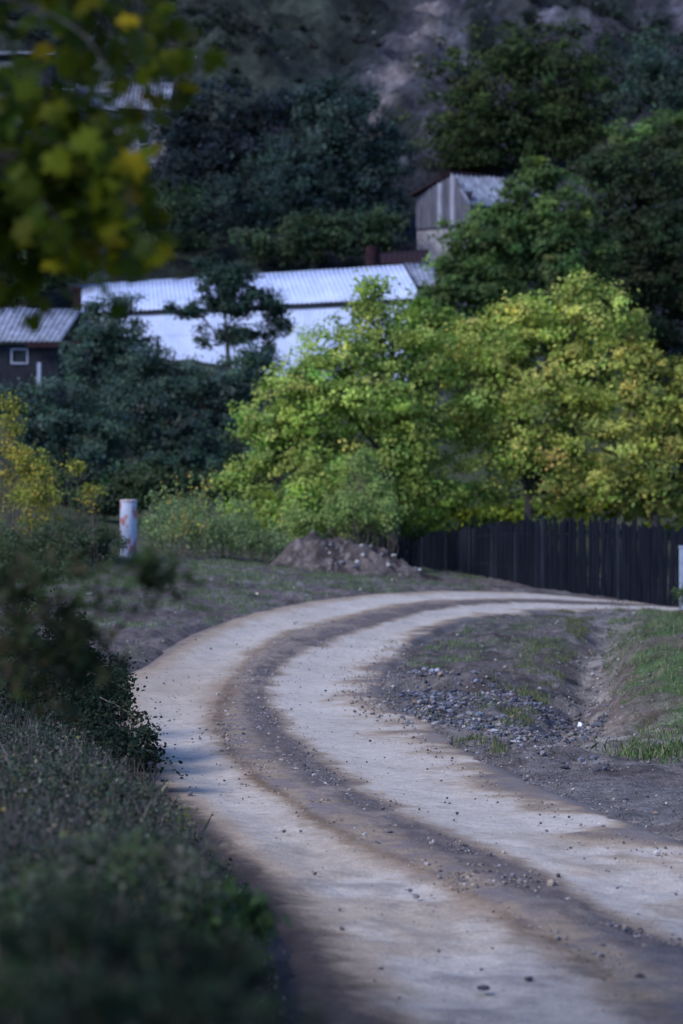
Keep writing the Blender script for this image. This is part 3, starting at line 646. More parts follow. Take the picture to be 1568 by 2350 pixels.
# ------------------------------------------------------------------ trees
# far dark trees on the slope
tree('hill_tree', 'tall olive tree crown above and behind the timber barn', 'tree', 1190, 176, [(1110,230,150,160),(1290,160,130,120),(1230,300,190,120),(1050,370,110,90),(980,430,80,60),(1330,300,110,110),(1180,120,90,70)], G_OLIVE, .26, .8, .9, 46, .3, depth=.8, m=M_leafd)
tree('hill_tree', 'dark tree at the upper right corner below the rocks', 'tree', 1500, 184, [(1500,170,110,110),(1560,290,120,120),(1620,180,90,110)], G_TEAL, .26, .8, .8, 40, .28, m=M_leafd)
tree('hill_tree', 'deep green tree left of the timber barn above the long roof', 'tree', 800, 160, [(780,300,130,120),(870,360,90,80),(700,400,120,110),(830,470,120,90),(640,500,100,80),(760,230,90,60)], G_FAR, .24, .72, .95, 46, .26, m=M_leafd)
tree('hill_tree', 'bluish dark tree between the yellow leaves and mid slope', 'tree', 500, 165, [(480,280,110,120),(420,400,110,120),(540,420,110,130),(480,540,140,70),(590,330,90,110),(640,240,70,60),(400,300,80,60)], [((.022,.032,.036),3),((.038,.048,.050),2),((.014,.022,.026),2)], .24, .72, .85, 44, .26, m=M_leafd)
tree('hill_tree', 'soft bluish tree filling the slope between the two dark crowns', 'tree', 600, 158, [(560,470,120,90),(660,450,100,90),(600,560,140,60),(430,500,90,80),(370,560,90,60),(870,560,80,50)], G_FAR, .2, .7, 1.0, 46, .24, m=M_leafd)
tree('hill_tree', 'rounded dark tree just behind the middle of the long roof', 'tree', 720, 150, [(700,540,110,60),(800,545,90,60),(600,570,90,50),(880,530,60,60)], G_DARK, .22, .6, .95, 42, .22, m=M_leafd)
tree('hill_tree', 'dark tree above the left end of the long roof', 'tree', 330, 152, [(340,560,130,70),(240,600,90,50),(450,590,90,50),(380,480,90,70),(180,500,90,90),(60,560,110,80)], G_DARK, .22, .6, .9, 42, .22, m=M_leafd)
tree('hill_tree', 'dark tree behind the ribbed shed roof at left', 'tree', 60, 140, [(60,620,120,80),(150,600,70,60),(-40,600,90,100)], G_DARK, .22, .6, .9, 42, .2, m=M_leafd)
# right side mid distance
tree('broadleaf_tree', 'large mid green tree covering the right side of the timber barn', 'tree', 1180, 124, [(1150,560,140,110),(1250,480,110,100),(1090,650,110,90),(1050,650,60,55),(1020,690,60,50),(1300,580,110,110),(1200,690,130,80),(1230,400,60,45),(1075,590,60,60),(1190,450,60,45)], G_MID, .20, .5, 1.0, 50, .3, m=M_leaf, depth=.8)
tree('broadleaf_tree', 'dark bushy tree filling the right edge above the yellow crown', 'tree', 1480, 132, [(1480,520,130,130),(1420,400,110,80),(1540,420,110,130),(1440,650,110,110),(1560,640,100,140),(1350,700,90,90),(1500,760,130,100),(1400,560,90,90)], [((.028,.045,.02),3),((.045,.06,.028),2),((.06,.06,.035),1),((.02,.035,.02),2)], .2, .55, 1.0, 46, .3, m=M_leafd)
tree('broadleaf_tree', 'bright topped green tree at the right edge high up', 'tree', 1540, 145, [(1540,310,80,60),(1470,330,90,50),(1590,350,70,90),(1400,380,60,40)], G_MID, .2, .5, .9, 46, .25)
# left middle trees
tree('slim_tree', 'slim dark tree with open crown in front of the long barn', 'tree', 521, 104, [(520,650,75,48),(436,712,62,24),(610,700,48,40),(505,770,60,36),(575,780,60,40),(480,600,30,18),(640,740,30,30),(530,700,70,30)], [((.03,.055,.04),3),((.05,.08,.055),2),((.02,.04,.03),2)], .12, .30, 1.7, 44, .12, fork_y=760, gap=.55, m=M_leafd, nsub=10)
tree('broadleaf_tree', 'dark upright tree right of the ribbed shed roof', 'tree', 255, 106, [(250,760,75,85),(290,700,38,30),(200,800,60,60),(300,810,60,60),(240,870,100,60),(215,715,28,22)], G_TEAL, .125, .34, 1.1, 54, .16, m=M_leafd)
tree('broadleaf_tree', 'broad dark green tree below the slim tree left of the walnuts', 'tree', 400, 96, [(390,900,130,90),(480,960,110,110),(300,950,110,90),(420,1060,150,90),(540,880,70,90),(350,830,60,40),(590,830,60,50)], G_TEAL, .12, .36, 1.05, 54, .2, m=M_leafd)
tree('broadleaf_tree', 'low dark tree below the shed at the left edge', 'tree', 150, 90, [(140,950,90,90),(60,1010,90,90),(220,1020,90,90),(150,1090,140,70),(90,930,60,50),(10,920,50,40)], G_TEAL, .115, .34, 1.05, 54, .17, m=M_leafd)
tree('broadleaf_tree', 'dark tree in the gap behind the paint-streaked post', 'tree', 350, 84, [(330,1100,120,60),(250,1140,110,50),(440,1120,90,60),(520,1080,60,80)], G_DARK, .13, .34, 1.1, 42, .12, m=M_leafd)
# walnuts behind the fence
tree('walnut_tree', 'tallest yellow crowned walnut with dark forked trunk behind the fence', 'tree', 1213, 78, [(1250,760,150,90),(1360,720,95,75),(1120,800,110,85),(1200,900,170,110),(1340,880,130,110),(1080,940,100,100),(1180,1040,190,80),(1340,1040,150,90),(1330,655,28,22),(1430,760,60,60),(1170,715,50,25),(1110,1130,90,40),(1300,1130,90,40)], G_WAL, .115, .36, 1.45, 44, .17, fork_y=1135, gap=.45, nsub=12)
tree('walnut_tree', 'green walnut left of the forked trunk, reaching over the mound', 'tree', 905, 77, [(800,820,130,90),(900,750,90,60),(720,900,120,90),(640,960,100,90),(850,930,150,110),(960,830,110,90),(700,1050,130,90),(600,1040,70,60),(860,1080,150,90),(680,1150,80,70,-4),(760,1120,90,80,-4),(610,1160,50,50,-3),(560,1180,50,40,-3),(960,1000,110,110),(980,1130,110,60),(740,1150,90,60),(660,1190,80,50),(800,1180,90,50,1),(930,1190,90,40,2),(860,660,52,26),(840,700,40,26),(560,1110,60,50)], G_WALG, .113, .36, 1.45, 44, .2, gap=.45, nsub=12)
tree('walnut_tree', 'olive yellow walnut at the right edge behind the fence', 'tree', 1500, 75, [(1500,920,100,90),(1560,1000,100,120),(1450,1020,100,90),(1540,1120,120,80),(1480,830,70,50),(1600,880,80,80),(1420,1110,90,50)], [((.26,.28,.06),3),((.38,.37,.08),2),((.48,.38,.10),1),((.13,.16,.05),3)], .13, .30, 1.0, 42, .17, gap=.45, nsub=12)
tree('walnut_tree', 'bright green young tree low behind the left end of the fence', 'tree', 1060, 88, [(1050,1180,110,50),(1150,1170,100,45),(940,1160,90,60),(1280,1170,110,40),(1400,1150,110,50),(1540,1160,90,60)], [((.20,.25,.03),3),((.27,.29,.035),2),((.10,.15,.03),3)], .13, .3, 1.1, 42, .1, gap=.3)
tree('fruit_tree', 'pale green young tree between the two yellow walnuts', 'tree', 985, 92, [(985,770,80,60),(960,720,50,40),(1030,760,50,50)], [((.14,.23,.05),3),((.20,.28,.06),2)], .14, .32, 1.1, 46, .12)
bush('yellow_bush', 'yellow and orange autumn bush at the left edge', 'bush', [(60,1080,75,80,60),(30,980,40,50,61),(110,1130,70,60,59),(40,1180,80,60,58),(180,1070,28,20,60),(205,1130,35,22,59),(30,930,22,18,61)], G_YEL, .085, .17, .75, 30, stems=16, gap=.42, stemr=.012, depth=.9)
bush('elder_bush', 'grey green climbing bush at the left end of the fence', 'bush', [(865,1130,34,75,70),(840,1070,22,40,71),(800,1170,60,60,69),(700,1200,50,45,69),(890,1190,40,50,69),(820,1060,26,40,70)], [((.22,.29,.09),3),((.32,.38,.12),2),((.12,.17,.06),2)], .09, .2, 1.1, 40, stems=14, stemr=.012)
bush('weed_bush', 'tangle of green weeds right of the paint-streaked post', 'bush', [(420,1215,100,65,66),(530,1215,100,65,66.5),(600,1240,60,40,66),(370,1180,40,55,68),(470,1160,40,55,69),(350,1240,34,50,66)], [((.19,.25,.11),3),((.30,.36,.18),2),((.08,.12,.05),3)], .065, .19, 1.2, 40, stems=20, stemr=.008, gap=.48)
bush('weed_bush', 'dark weeds and brambles left of the paint-streaked post', 'bush', [(200,1240,90,50,60),(100,1260,110,60,58),(20,1270,90,70,57),(150,1310,110,40,56),(225,1250,35,40,60),(40,1340,110,40,53)], [((.07,.10,.05),3),((.11,.14,.08),2),((.15,.12,.07),.9),((.04,.065,.03),2)], .06, .15, 1.2, 40, stems=24, stemr=.008, gap=.25)
bush('hedge_shrub', 'dense green shrub behind the mound where the fence begins', 'shrub', [(930,1235,60,30,80),(1000,1235,70,20,80),(1100,1215,90,18,80),(870,1230,60,40,78),(1250,1215,90,20,76)], [((.12,.16,.06),3),((.07,.10,.04),3),((.18,.21,.07),1)], .11, .24, 1.2, 40, stems=14, stemr=.012)
bush('edge_shrub', 'small green shrub at the right edge beside the far road', 'shrub', [(1575,1365,32,26,57),(1590,1335,22,22,57)], G_MID, .05, .1, 1.3, 36, stems=10)
sprays('tall_weed', 'loose pale green shoots rising from the weeds left of the mound', 'weed', [[(x_, 1260, 64.2), (x_+rng.normal(0, 8), 1220, 64.1), (x_+rng.normal(0, 16), 1150+rng.uniform(0, 55), 64)] for x_ in rng.uniform(330, 650, 26)], [((.24,.31,.13),3),((.34,.38,.16),2),((.14,.20,.09),2)], .075, 60, .07, .009, tp=LQ)
sprays('tall_weed', 'pale upright weed shoots with yellow tips beside the post', 'weed', [[(400+i*22, 1240, 63.4), (395+i*24, 1160, 63.2), (370+i*33, 1085+15*abs(i-2), 63)] for i in range(4)]+[[(430, 1230, 63.5), (460, 1150, 63.2), (490, 1078, 63)]],
       [((.26,.32,.12),3),((.46,.40,.08),1.6),((.46,.28,.09),.8)], .085, 80, .06, .012, tp=LQ)

# ------------------------------------------------------------------ mound, post, fence
def blobz(X, Y, c, r, h, seed):
    q = np.sqrt(((X-c[0])/r[0])**2+((Y-c[1])/r[1])**2); return h*np.exp(-(q*1.25)**2.2)
pc = at(790, 1300, 64.5)
n = 130; gx, gy = np.meshgrid(np.linspace(-3.0, 3.4, n), np.linspace(-2.2, 2.4, n)); X = pc[0]+gx; Y = pc[1]+gy
Z = ground_z(X, Y)-.10+blobz(X, Y, (pc[0]-.15, pc[1]), (1.5, 1.2), .68, 1)+blobz(X, Y, (pc[0]+1.0, pc[1]-.3), (1.8, 1.0), .42, 2)+blobz(X, Y, (pc[0]-1.1, pc[1]-.1), (.9, .8), .35, 3)
hh = Z-ground_z(X, Y)+.10; Z += np.clip(hh*2, 0, 1)*((fbm(X*2.4, Y*2.4, 4, 401)-.5)*.6+(ridged(X*6, Y*6, 3, 411)-.6)*.22)
c = lerp(np.array([.165, .13, .115]), np.array([.07, .054, .05]), sm(fbm(X*2.2, Y*2.2, 4, 421), .4, .62)); c = lerp(c, np.array([.24, .20, .18]), sm(fbm(X*6, Y*6, 3, 431), .66, .78))
vv = np.stack([X, Y, Z], 2).reshape(-1, 3); org = (pc[0], pc[1], gz(pc[0], pc[1]))
me = raw_mesh('dirt_mound', vv-np.array(org), grid_faces(n, n), c.reshape(-1, 3))
mound = tag(link('dirt_mound', me, M_ground, loc=org), 'heap of brown earth and rubble beside the bend', 'dirt mound')

pp = at(295, 1290, 62); pz = gz(pp[0], pp[1]); ptop = at(295, 1148, 62)[2]; R_ = 19.3*K*62
m, t, p = newmat('flaking_paint'); g = geo(t); n_ = noise(t, 4.2, 4, .6, g); n2_ = noise(t, 16, 5, .7, g)
mp = t.nodes.new('ShaderNodeMapping'); mp.inputs['Scale'].default_value = (1.6, 1.6, .7); t.links.new(g, mp.inputs[0]); n3_ = noise(t, 3.0, 5, .62, mp.outputs[0])
c1 = ramp(t, n2_.outputs[0], [(.3, (.34, .37, .46)), (.7, (.47, .50, .58))]); r1_ = ramp(t, n3_.outputs[0], [(.545, 0.0), (.575, 1.0)])
r1_.color_ramp.elements[0].position = .52; rc = ramp(t, n_.outputs[0], [(.4, (.42, .085, .07)), (.6, (.32, .16, .13))])
t.links.new(mixc(t, c1.outputs[0], rc.outputs[0], r1_.outputs[0]), p.inputs['Base Color']); p.inputs['Roughness'].default_value = .65; bump(t, p, r1_.outputs[0], .2, .01); M_paint = m
P_ = empty('marker_post', (pp[0], pp[1], pz), 'thick pale pipe post with flaking red paint beside the bend', 'post')
mb = MB(); H_ = ptop-pz; mb.tube([(pp[0], pp[1], pz-.3), (pp[0], pp[1], pz+H_*.5), (pp[0]+.004, pp[1], ptop-.02), (pp[0]+.004, pp[1], ptop)], [R_, R_*1.0, R_, R_*.97], 40, cap=False); mb.build('pipe', M_paint, P_, smooth=True)
mb = MB(); mb.tube([(pp[0]+.004, pp[1], ptop-.045), (pp[0]+.004, pp[1], ptop-.005), (pp[0]+.004, pp[1], ptop+.02)], [R_*1.05, R_*1.05, R_*.9], 40); mb.build('cap', mat_var('rusty_cap', (.30, .20, .18), (.48, .44, .46), 14, .8, .3), P_, smooth=False)

# plank fence
FP = [(870, 1250, 75, 1.25), (940, 1238, 74, 1.25), (1014, 1224, 72.5, 1.35), (1100, 1207, 70, 1.6), (1154, 1201, 68, 1.75), (1284, 1192, 64.5, 1.95), (1420, 1196, 62.5, 2.0), (1534, 1212, 61.2, 2.0), (1680, 1222, 60.5, 2.0)]
FW = np.array([list(at(a_, b_, c_))+[h_] for a_, b_, c_, h_ in FP]); Fc = catmull(FW, 400); arc = np.r_[0, np.cumsum(np.linalg.norm(np.diff(Fc[:, :2], axis=0), axis=1))]
def fpt(s): return np.array([np.interp(s, arc, Fc[:, j]) for j in range(4)])
f0 = fpt(arc[-1]*.6); F = empty('plank_fence', (f0[0], f0[1], gz(f0[0], f0[1])), 'tall fence of weathered vertical planks, tree shade in their colour, below the walnut trees', 'fence')
s = 0; mbp = MB(); mbl = MB()
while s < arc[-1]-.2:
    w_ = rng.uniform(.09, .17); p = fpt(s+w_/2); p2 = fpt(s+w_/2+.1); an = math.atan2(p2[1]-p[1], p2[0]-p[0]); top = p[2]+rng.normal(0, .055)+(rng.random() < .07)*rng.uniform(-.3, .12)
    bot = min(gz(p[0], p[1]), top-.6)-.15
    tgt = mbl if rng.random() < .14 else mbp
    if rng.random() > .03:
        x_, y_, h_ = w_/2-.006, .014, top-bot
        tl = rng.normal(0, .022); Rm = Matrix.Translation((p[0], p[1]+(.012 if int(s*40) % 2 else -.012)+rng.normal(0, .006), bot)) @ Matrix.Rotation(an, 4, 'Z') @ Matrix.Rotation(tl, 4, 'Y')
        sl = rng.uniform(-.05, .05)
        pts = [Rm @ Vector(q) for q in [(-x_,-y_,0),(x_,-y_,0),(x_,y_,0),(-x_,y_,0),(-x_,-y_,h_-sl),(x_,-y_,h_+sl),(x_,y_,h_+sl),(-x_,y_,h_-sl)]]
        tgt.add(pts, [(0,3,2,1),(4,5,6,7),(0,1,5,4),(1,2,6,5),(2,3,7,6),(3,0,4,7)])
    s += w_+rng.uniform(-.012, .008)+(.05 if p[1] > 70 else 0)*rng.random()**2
M_fence_shade = mat_var('fence_planks_tree_shade', (.003, .004, .007), (.010, .012, .018), 4, .9, .4, .015, (4, 4, .25))  # shade of the trees is put into the base colour of both plank materials
mbp.build('planks', M_fence_shade, F); o_ = mbl.build('pale_planks', mat_var('fence_planks_pale_tree_shade', (.008, .010, .015), (.024, .028, .038), 4, .9, .4, .015, (4, 4, .25)), F); o_['label'] = 'paler grey fence planks, tree shade in their colour too'
for fr in np.linspace(.03, .97, 11):
    p = fpt(arc[-1]*fr); mb = MB(); g_z = gz(p[0], p[1]); mb.tube([(p[0], p[1]+.12, g_z-.3), (p[0], p[1]+.12, p[2]-.05)], [.06, .05], 8); mb.build('fence_post', M_woodd, F)
for hfr in (.25, .8):
    mb = MB(); pts = []
    for q in np.linspace(0, arc[-1], 40):
        p = fpt(q); g_z = min(gz(p[0], p[1]), p[2]-.7); pts.append((p[0], p[1]+.05, g_z+(p[2]-g_z)*hfr))
    mb.tube(pts, [.03]*40, 5); mb.build('rail', M_woodd, F)
# white stake at the right edge, pole in front of the barn
q = at(1566, 1330, 59); qz = gz(q[0], q[1]); o = empty('boundary_stake', (q[0], q[1], qz), 'white stake at the right edge in front of the fence', 'stake')
mb = MB(); zt_ = at(0, 1258, 59)[2]; mb.box((q[0], q[1], (qz-.2+zt_)/2), (.14, .1, zt_-qz+.2)); mb.build('shaft', M_trim, o, bevel=.008); mb = MB(); mb.box((q[0], q[1], zt_+.03), (.17, .13, .06)); mb.build('cap', M_trim, o)
q = at(362, 830, 110); qz = gz(q[0], q[1]); zt_ = at(0, 770, 110)[2]; mb = MB(); mb.tube([(q[0], q[1], qz-.3), (q[0]+.03, q[1], (qz+zt_)/2), (q[0], q[1], zt_-.35), (q[0], q[1], zt_)], [.15, .13, .10, .02], 8)
tag(mb.build('wooden_pole', M_woodd, None, smooth=True, origin=(q[0], q[1], qz)), 'dark pointed pole rising before the long barn wall', 'pole')

# ------------------------------------------------------------------ stones
def ico():
    import bmesh
    bm = bmesh.new(); bmesh.ops.create_icosphere(bm, subdivisions=2, radius=1); v = np.array([q.co[:] for q in bm.verts]); f = np.array([[q.index for q in g.verts] for g in bm.faces]); bm.free()
    bm = bmesh.new(); bmesh.ops.create_icosphere(bm, subdivisions=1, radius=1); v1 = np.array([q.co[:] for q in bm.verts]); f1 = np.array([[q.index for q in g.verts] for g in bm.faces]); bm.free()
    return v, f, v1, f1
IV, IF, IV1, IF1 = ico()
def rockv(v, seed):
    r = np.random.default_rng(seed); d_ = r.normal(0, 1, (7, 3)); d_ /= np.linalg.norm(d_, axis=1)[:, None]; p = v*np.array([1, r.uniform(.65, .95), r.uniform(.5, .8)])
    for k_ in range(7):
        s_ = p@d_[k_]; lim = r.uniform(.45, .75); p = p-np.maximum(s_-lim, 0)[:, None]*d_[k_]
    return p+r.normal(0, .035, p.shape)
VAR = [rockv(IV1, i) for i in range(8)]
def road_z(x, y):
    X = np.atleast_1d(x); Y = np.atleast_1d(y); d_ = road_dist(X, Y); g_ = ground_z(X, Y); b_ = base_z(X, Y); g_ = b_+(g_-b_)*sm(d_, -.05, .45)
    return np.where(d_ < .1, b_+.01, g_-.10*(1-sm(d_, .05, .38)))
def gravel(name, X, Y, S, C, m=None):
    Z = road_z(X, Y); N = len(X); V = []; Fs = []; n = 0; Cs = []
    k_ = rng.integers(0, 8, N)
    for vi in range(8):
        j = np.where(k_ == vi)[0]
        if len(j) == 0: continue
        th = rng.random(len(j))*6.28; c_, s_ = np.cos(th), np.sin(th); b = VAR[vi]
        P = np.stack([b[None, :, 0]*c_[:, None]-b[None, :, 1]*s_[:, None], b[None, :, 0]*s_[:, None]+b[None, :, 1]*c_[:, None], np.repeat(b[None, :, 2], len(j), 0)], 2)
        P = P*S[j, None, None]+np.stack([X[j], Y[j], Z[j]+S[j]*.25], 1)[:, None]
        f = (np.arange(len(j))[:, None, None]*len(b)+IF1[None])+n; V.append(P.reshape(-1, 3)); Fs.append(f.reshape(-1, 3)); n += len(j)*len(b); Cs.append(np.repeat(C[j], len(b), 0))
    me = raw_mesh(name, np.concatenate(V), np.concatenate(Fs), np.concatenate(Cs), smooth=False); return link(name, me, m or M_grv)
M_grv = mat_ground('gravel_stone', s1=20, s2=60, s3=200, b=(.2, .01), rough=.85, spec=.3)
def on_road(n, t0, t1, i0, i1, sc=.1):
    i = rng.integers(i0, i1, n); t = t0+(t1-t0)*rng.random(n)+rng.normal(0, sc, n); t = np.clip(t, -.5, 3.5)
    a_ = np.clip(t, 0, 2.999).astype(int); f = (np.clip(t, 0, 3)-a_)[:, None]; p = RS[i, a_]*(1-f)+RS[i, np.minimum(a_+1, 3)]*f
    over = np.where(t < 0, t, np.where(t > 3, t-3, 0)); p = p+def_dir[i]*over[:, None]; return p[:, 0]+rng.normal(0, .03, n), p[:, 1]+rng.normal(0, .06, n)
gp = [((.15,.13,.125),3),((.24,.21,.195),2.2),((.085,.075,.075),1.6),((.28,.22,.17),1.2)]
# stations by distance: find indices
yc = RCm[:, 1]; iA = 20; iB = int(np.argmax(RS[:, 0, 1] > 50)) if (RS[:, 0, 1] > 50).any() else 1200
X1, Y1 = on_road(26000, 1.08, 1.92, iA, iB, .12); X2, Y2 = on_road(1300, 0, 3, iA, iB, .2); X3, Y3 = on_road(6500, 2.88, 3.5, iA, iB, .16)
S1 = rng.gamma(1.3, .0048, len(X1))+.003; S2_ = rng.gamma(1.4, .0045, len(X2))+.004; S3_ = rng.gamma(1.5, .0042, len(X3))+.004
Xg = np.r_[X1, X2, X3]; Yg = np.r_[Y1, Y2, Y3]; Sg = np.r_[S1, S2_, S3_]
tag(gravel('gravel', Xg, Yg, Sg, pick(gp, len(Xg), .3, .25)), 'loose grey gravel along the road ridge and shoulders', 'gravel', kind='stuff')
# rubble field on the inside of the bend
n = 30000; th = rng.random(n); bx = .7+th*4.6+rng.normal(0, .4, n); by = 32.6-th*5.2+rng.normal(0, 1.9, n); k_ = fbm(bx*1.5, by*.7, 3, 606)+.25*rng.random(n) > .56; bx, by = bx[k_], by[k_]; n = len(bx)
S_ = np.clip(rng.gamma(1.1, .0105, n)+.004, 0, .065); rd_ = road_dist(bx, by); ok = (rd_ > .05) & (bx-np.interp(by, DIT[:, 1], DIT[:, 0]) < .45+.3*rng.random(n)*(by < 29)); bx, by, S_ = bx[ok], by[ok], S_[ok]
tag(gravel('rubble', bx, by, S_, pick([((.09,.09,.105),4),((.17,.165,.18),2.4),((.05,.05,.06),2.4),((.26,.22,.19),1.2),((.20,.13,.09),.4)], len(bx), .3, .3)), 'blue grey crushed rubble spilled on the inside of the bend', 'rubble', kind='stuff')
n = 9000; bx = rng.uniform(-5, 9, n); by = rng.uniform(14, 60, n); rd_ = road_dist(bx, by); el = np.interp(by, LEY, LEX)-bx; ok = (rd_ > .1) & ((el < 0) | (by > 38)); bx, by = bx[ok], by[ok]
bx = np.r_[bx, np.interp(by[:1800], DIT[:, 1], DIT[:, 0])+rng.normal(.1, .45, len(by[:1800]))]; by = np.r_[by, by[:1800]]; k_ = by > 26; bx = np.where((np.arange(len(bx)) > len(by)-1801) & ~k_, 99, bx); k_ = bx < 50; bx, by = bx[k_], by[k_]
q_ = rng.uniform(28, 54, 1500); bx = np.r_[bx, np.interp(q_, DIT[:, 1], DIT[:, 0])+rng.normal(.05, .3, 1500)]; by = np.r_[by[:len(bx)-1500], q_]
tag(gravel('pebbles', bx, by, rng.gamma(1.4, .0075, len(bx))+.004, pick(gp, len(bx), .3, .25)), 'small pebbles scattered over the bare soil beside the road', 'pebbles', kind='stuff')

def stone(px, py, w_px, label, m, sq=.8, seed=None, group=None, name='stone', flat=1.0, cat='stone'):
    w_px *= .85
    h_ = hit(px, py); x, y = h_; z = float(road_z(x, y)[0]); r = w_px*K*y/2; v = rockv(IV, seed or int(px*7+py)); v = v*np.array([r, r, r*sq*flat])
    me = raw_mesh(name, v, IF, smooth=False); o = link(name, me, m, loc=(x, y, z+r*.22*flat)); return tag(o, label, cat, group)
M_sd = mat_var('stone_dark', (.035, .035, .04), (.10, .095, .10), 40, .85, .4, .006)
M_so = mat_var('stone_orange', (.26, .15, .10), (.38, .26, .20), 30, .85, .4, .006)
stone(501, 1666, 11, 'dark stone alone on the brown patch left of the ridge', M_sd)
stone(768, 1598, 7, 'tiny dark stone in the middle of the inner wheel track at the bend', M_sd)
stone(1032, 1848, 9, 'small black stone on the pale wheel track below the rubble', M_sd)
stone(1142, 1845, 9, 'small black stone at the gravel edge right of the pale track', M_sd)
stone(1413, 1905, 26, 'large earth coloured stone on the right shoulder', M_sd)
stone(1448, 1905, 22, 'stone just right of the large one on the shoulder', M_sd)
stone(1295, 1762, 26, 'dark rounded rock at the lower edge of the sandy wash', M_sd)
stone(1368, 1760, 26, 'brown rock right of the dark rounded rock', M_stone)
stone(1410, 1706, 26, 'grey rock at the foot of the grassy bank', M_stone)
stone(1400, 1470, 24, 'rusty orange rock at the top of the ditch', M_so)
stone(1361, 1520, 17, 'pale flat rock on the ditch bank', M_stone2)
stone(1130, 1688, 40, 'pale flat rock among the blue grey rubble', M_stone2, flat=.5)
stone(1080, 1686, 36, 'bluish block embedded in the rubble', M_stone, flat=.6)
stone(1180, 1705, 48, 'flat sandy slab beside the pale rock', M_stone2, flat=.25)
stone(1504, 1866, 16, 'tan stone on the dark soil at the right', M_so)
stone(1440, 1858, 14, 'pinkish stone left of the tan one', M_so)
stone(1110, 2277, 44, 'dark brown clod in the foreground, left of the other', M_sd, flat=.7)
stone(1213, 2255, 30, 'smaller dark clod right of the first in the foreground', M_sd, flat=.8)
stone(874, 2230, 22, 'dark clod on the pale ground near the lower road edge', M_sd)
stone(205, 1362, 20, 'white stone on the grassy verge below the post', M_stone2)
for i, (a_, b_) in enumerate([(398,1600),(402,1712),(515,1795),(850,1703),(883,1741),(1022,1845),(1310,1950),(1542,1962),(1398,2005),(1417,2042),(1560,2160),(1043,1975),(935,1920),(1255,1910),(690,1525),(950,2120)]):
    stone(a_, b_, 6+(i*37 % 7), 'small dark pebble lying loose on the pale road surface', M_sd, group='loose pebbles on the road')

# mound rocks
for i in range(26):
    dx, dy = rng.normal(.5, 1.0), rng.normal(-.7, .45); x = pc[0]+dx; y = pc[1]+dy; i_ = int(np.clip((dx+3)/6.4*129, 0, 129)); j_ = int(np.clip((dy+2.2)/4.6*129, 0, 129)); z = Z[j_, i_]; r = rng.uniform(.035, .10)
    v = rockv(IV, 900+i)*r; o = link('rubble_stone', raw_mesh('rubble_stone', v, IF, smooth=False), M_stone if i % 3 else M_stone2, loc=(x, y, z+r*.3)); tag(o, 'broken stone lying on the earth mound', 'stone', 'stones on the earth mound')

# crumpled plastic in the ditch
def crumple(px, py, w_px, m, label, name, cat, sq=.6, d=None):
    h_ = hit(px, py); x, y = h_; z = float(ground_z(x, y)[0]); r = w_px*K*y/2
    v = IV+rng.normal(0, .16, IV.shape); v = v*np.array([r, r*.8, r*sq]); return tag(link(name, raw_mesh(name, v, IF, smooth=False), m, loc=(x, y, z+r*.3)), label, cat)
M_plastic = mat_var('white_plastic', (.72, .74, .80), (.86, .87, .90), 8, .35, .2)
crumple(1333, 1607, 15, M_plastic, 'crumpled white plastic bag lying in the ditch', 'plastic_bag', 'litter', 1.1)
crumple(1310, 1612, 8, M_plastic, 'small white scrap left of the plastic bag', 'paper_scrap', 'litter', .6)
# fallen yellow leaves
M_yl = mat_leaf('fallen_leaf', .2)
for i, (a_, b_, s_) in enumerate([(1248, 1838, .11), (877, 1826, .07), (1308, 1700, .05)]):
    h_ = hit(a_, b_); z = float(road_z(h_[0], h_[1])[0]); P = LM*s_; P = P[:, [0, 2, 1]] if i == 0 else P; P = P.copy(); P[:, 2] = np.abs(P[:, 2])+.004
    me = raw_mesh('fallen_leaf', P, np.arange(len(LM))[None], np.tile([.45, .30, .05], (len(LM), 1)), smooth=False)
    tag(link('fallen_leaf', me, M_yl, loc=(h_[0], h_[1], z+.01)), ['large yellow fallen leaf on the gravel below the sandy wash', 'small yellow leaf on the ridge left of the pale track', 'tiny leaf among the rubble'][i], 'leaf')

# ------------------------------------------------------------------ grass
def blades(name, X, Y, L, Wd, pal, label, cat, kind='stuff', lean=.5, parent=None):
    Z = np.where(Y < 119, road_z(X, Y), 0); N = len(X); th = rng.random(N)*6.28; dx = np.cos(th); dy = np.sin(th); ln_ = lean*rng.random(N)*L
    la = rng.random(N)*6.28; ax, ay = np.cos(la)*ln_, np.sin(la)*ln_
    b = np.stack([X, Y, Z-.01], 1); P = np.zeros((N, 5, 3)); wv = np.stack([dx, dy, 0*dx], 1)*Wd[:, None]*.5
    mid = b+np.stack([ax*.35, ay*.35, L*.55], 1); tip = b+np.stack([ax, ay, L*.95], 1)
    P[:, 0] = b-wv; P[:, 1] = b+wv; P[:, 2] = mid+wv*.8; P[:, 3] = tip; P[:, 4] = mid-wv*.8
    C = np.repeat(np.clip(pick(pal, N, .25), 0, .8), 5, 0); me = raw_mesh(name, P.reshape(-1, 3), np.arange(N*5).reshape(N, 5), C, smooth=False)
    o = link(name, me, M_grass, parent); 
    if label: tag(o, label, cat, kind=kind)
    return o
GP = [((.115,.16,.06),4),((.17,.21,.085),2),((.07,.10,.045),3),((.24,.23,.16),2)]
GPd = [((.20,.18,.10),2),((.13,.15,.06),2),((.09,.11,.05),2),((.26,.24,.17),.6)]
n = 80000; Y = rng.uniform(26.5, 62, n); xd = np.interp(Y, DIT[:, 1], DIT[:, 0]); X = xd+gstart(Y)-.15+rng.random(n)**1.2*5; cl_ = fbm(X*1.3, Y*1.3, 3, 77); ok = (cl_+.22*rng.random(n)+.12*sm(X-xd-gstart(Y), .0, 1.2) > .63) & (road_dist(X, Y) > .2); X, Y = X[ok], Y[ok]
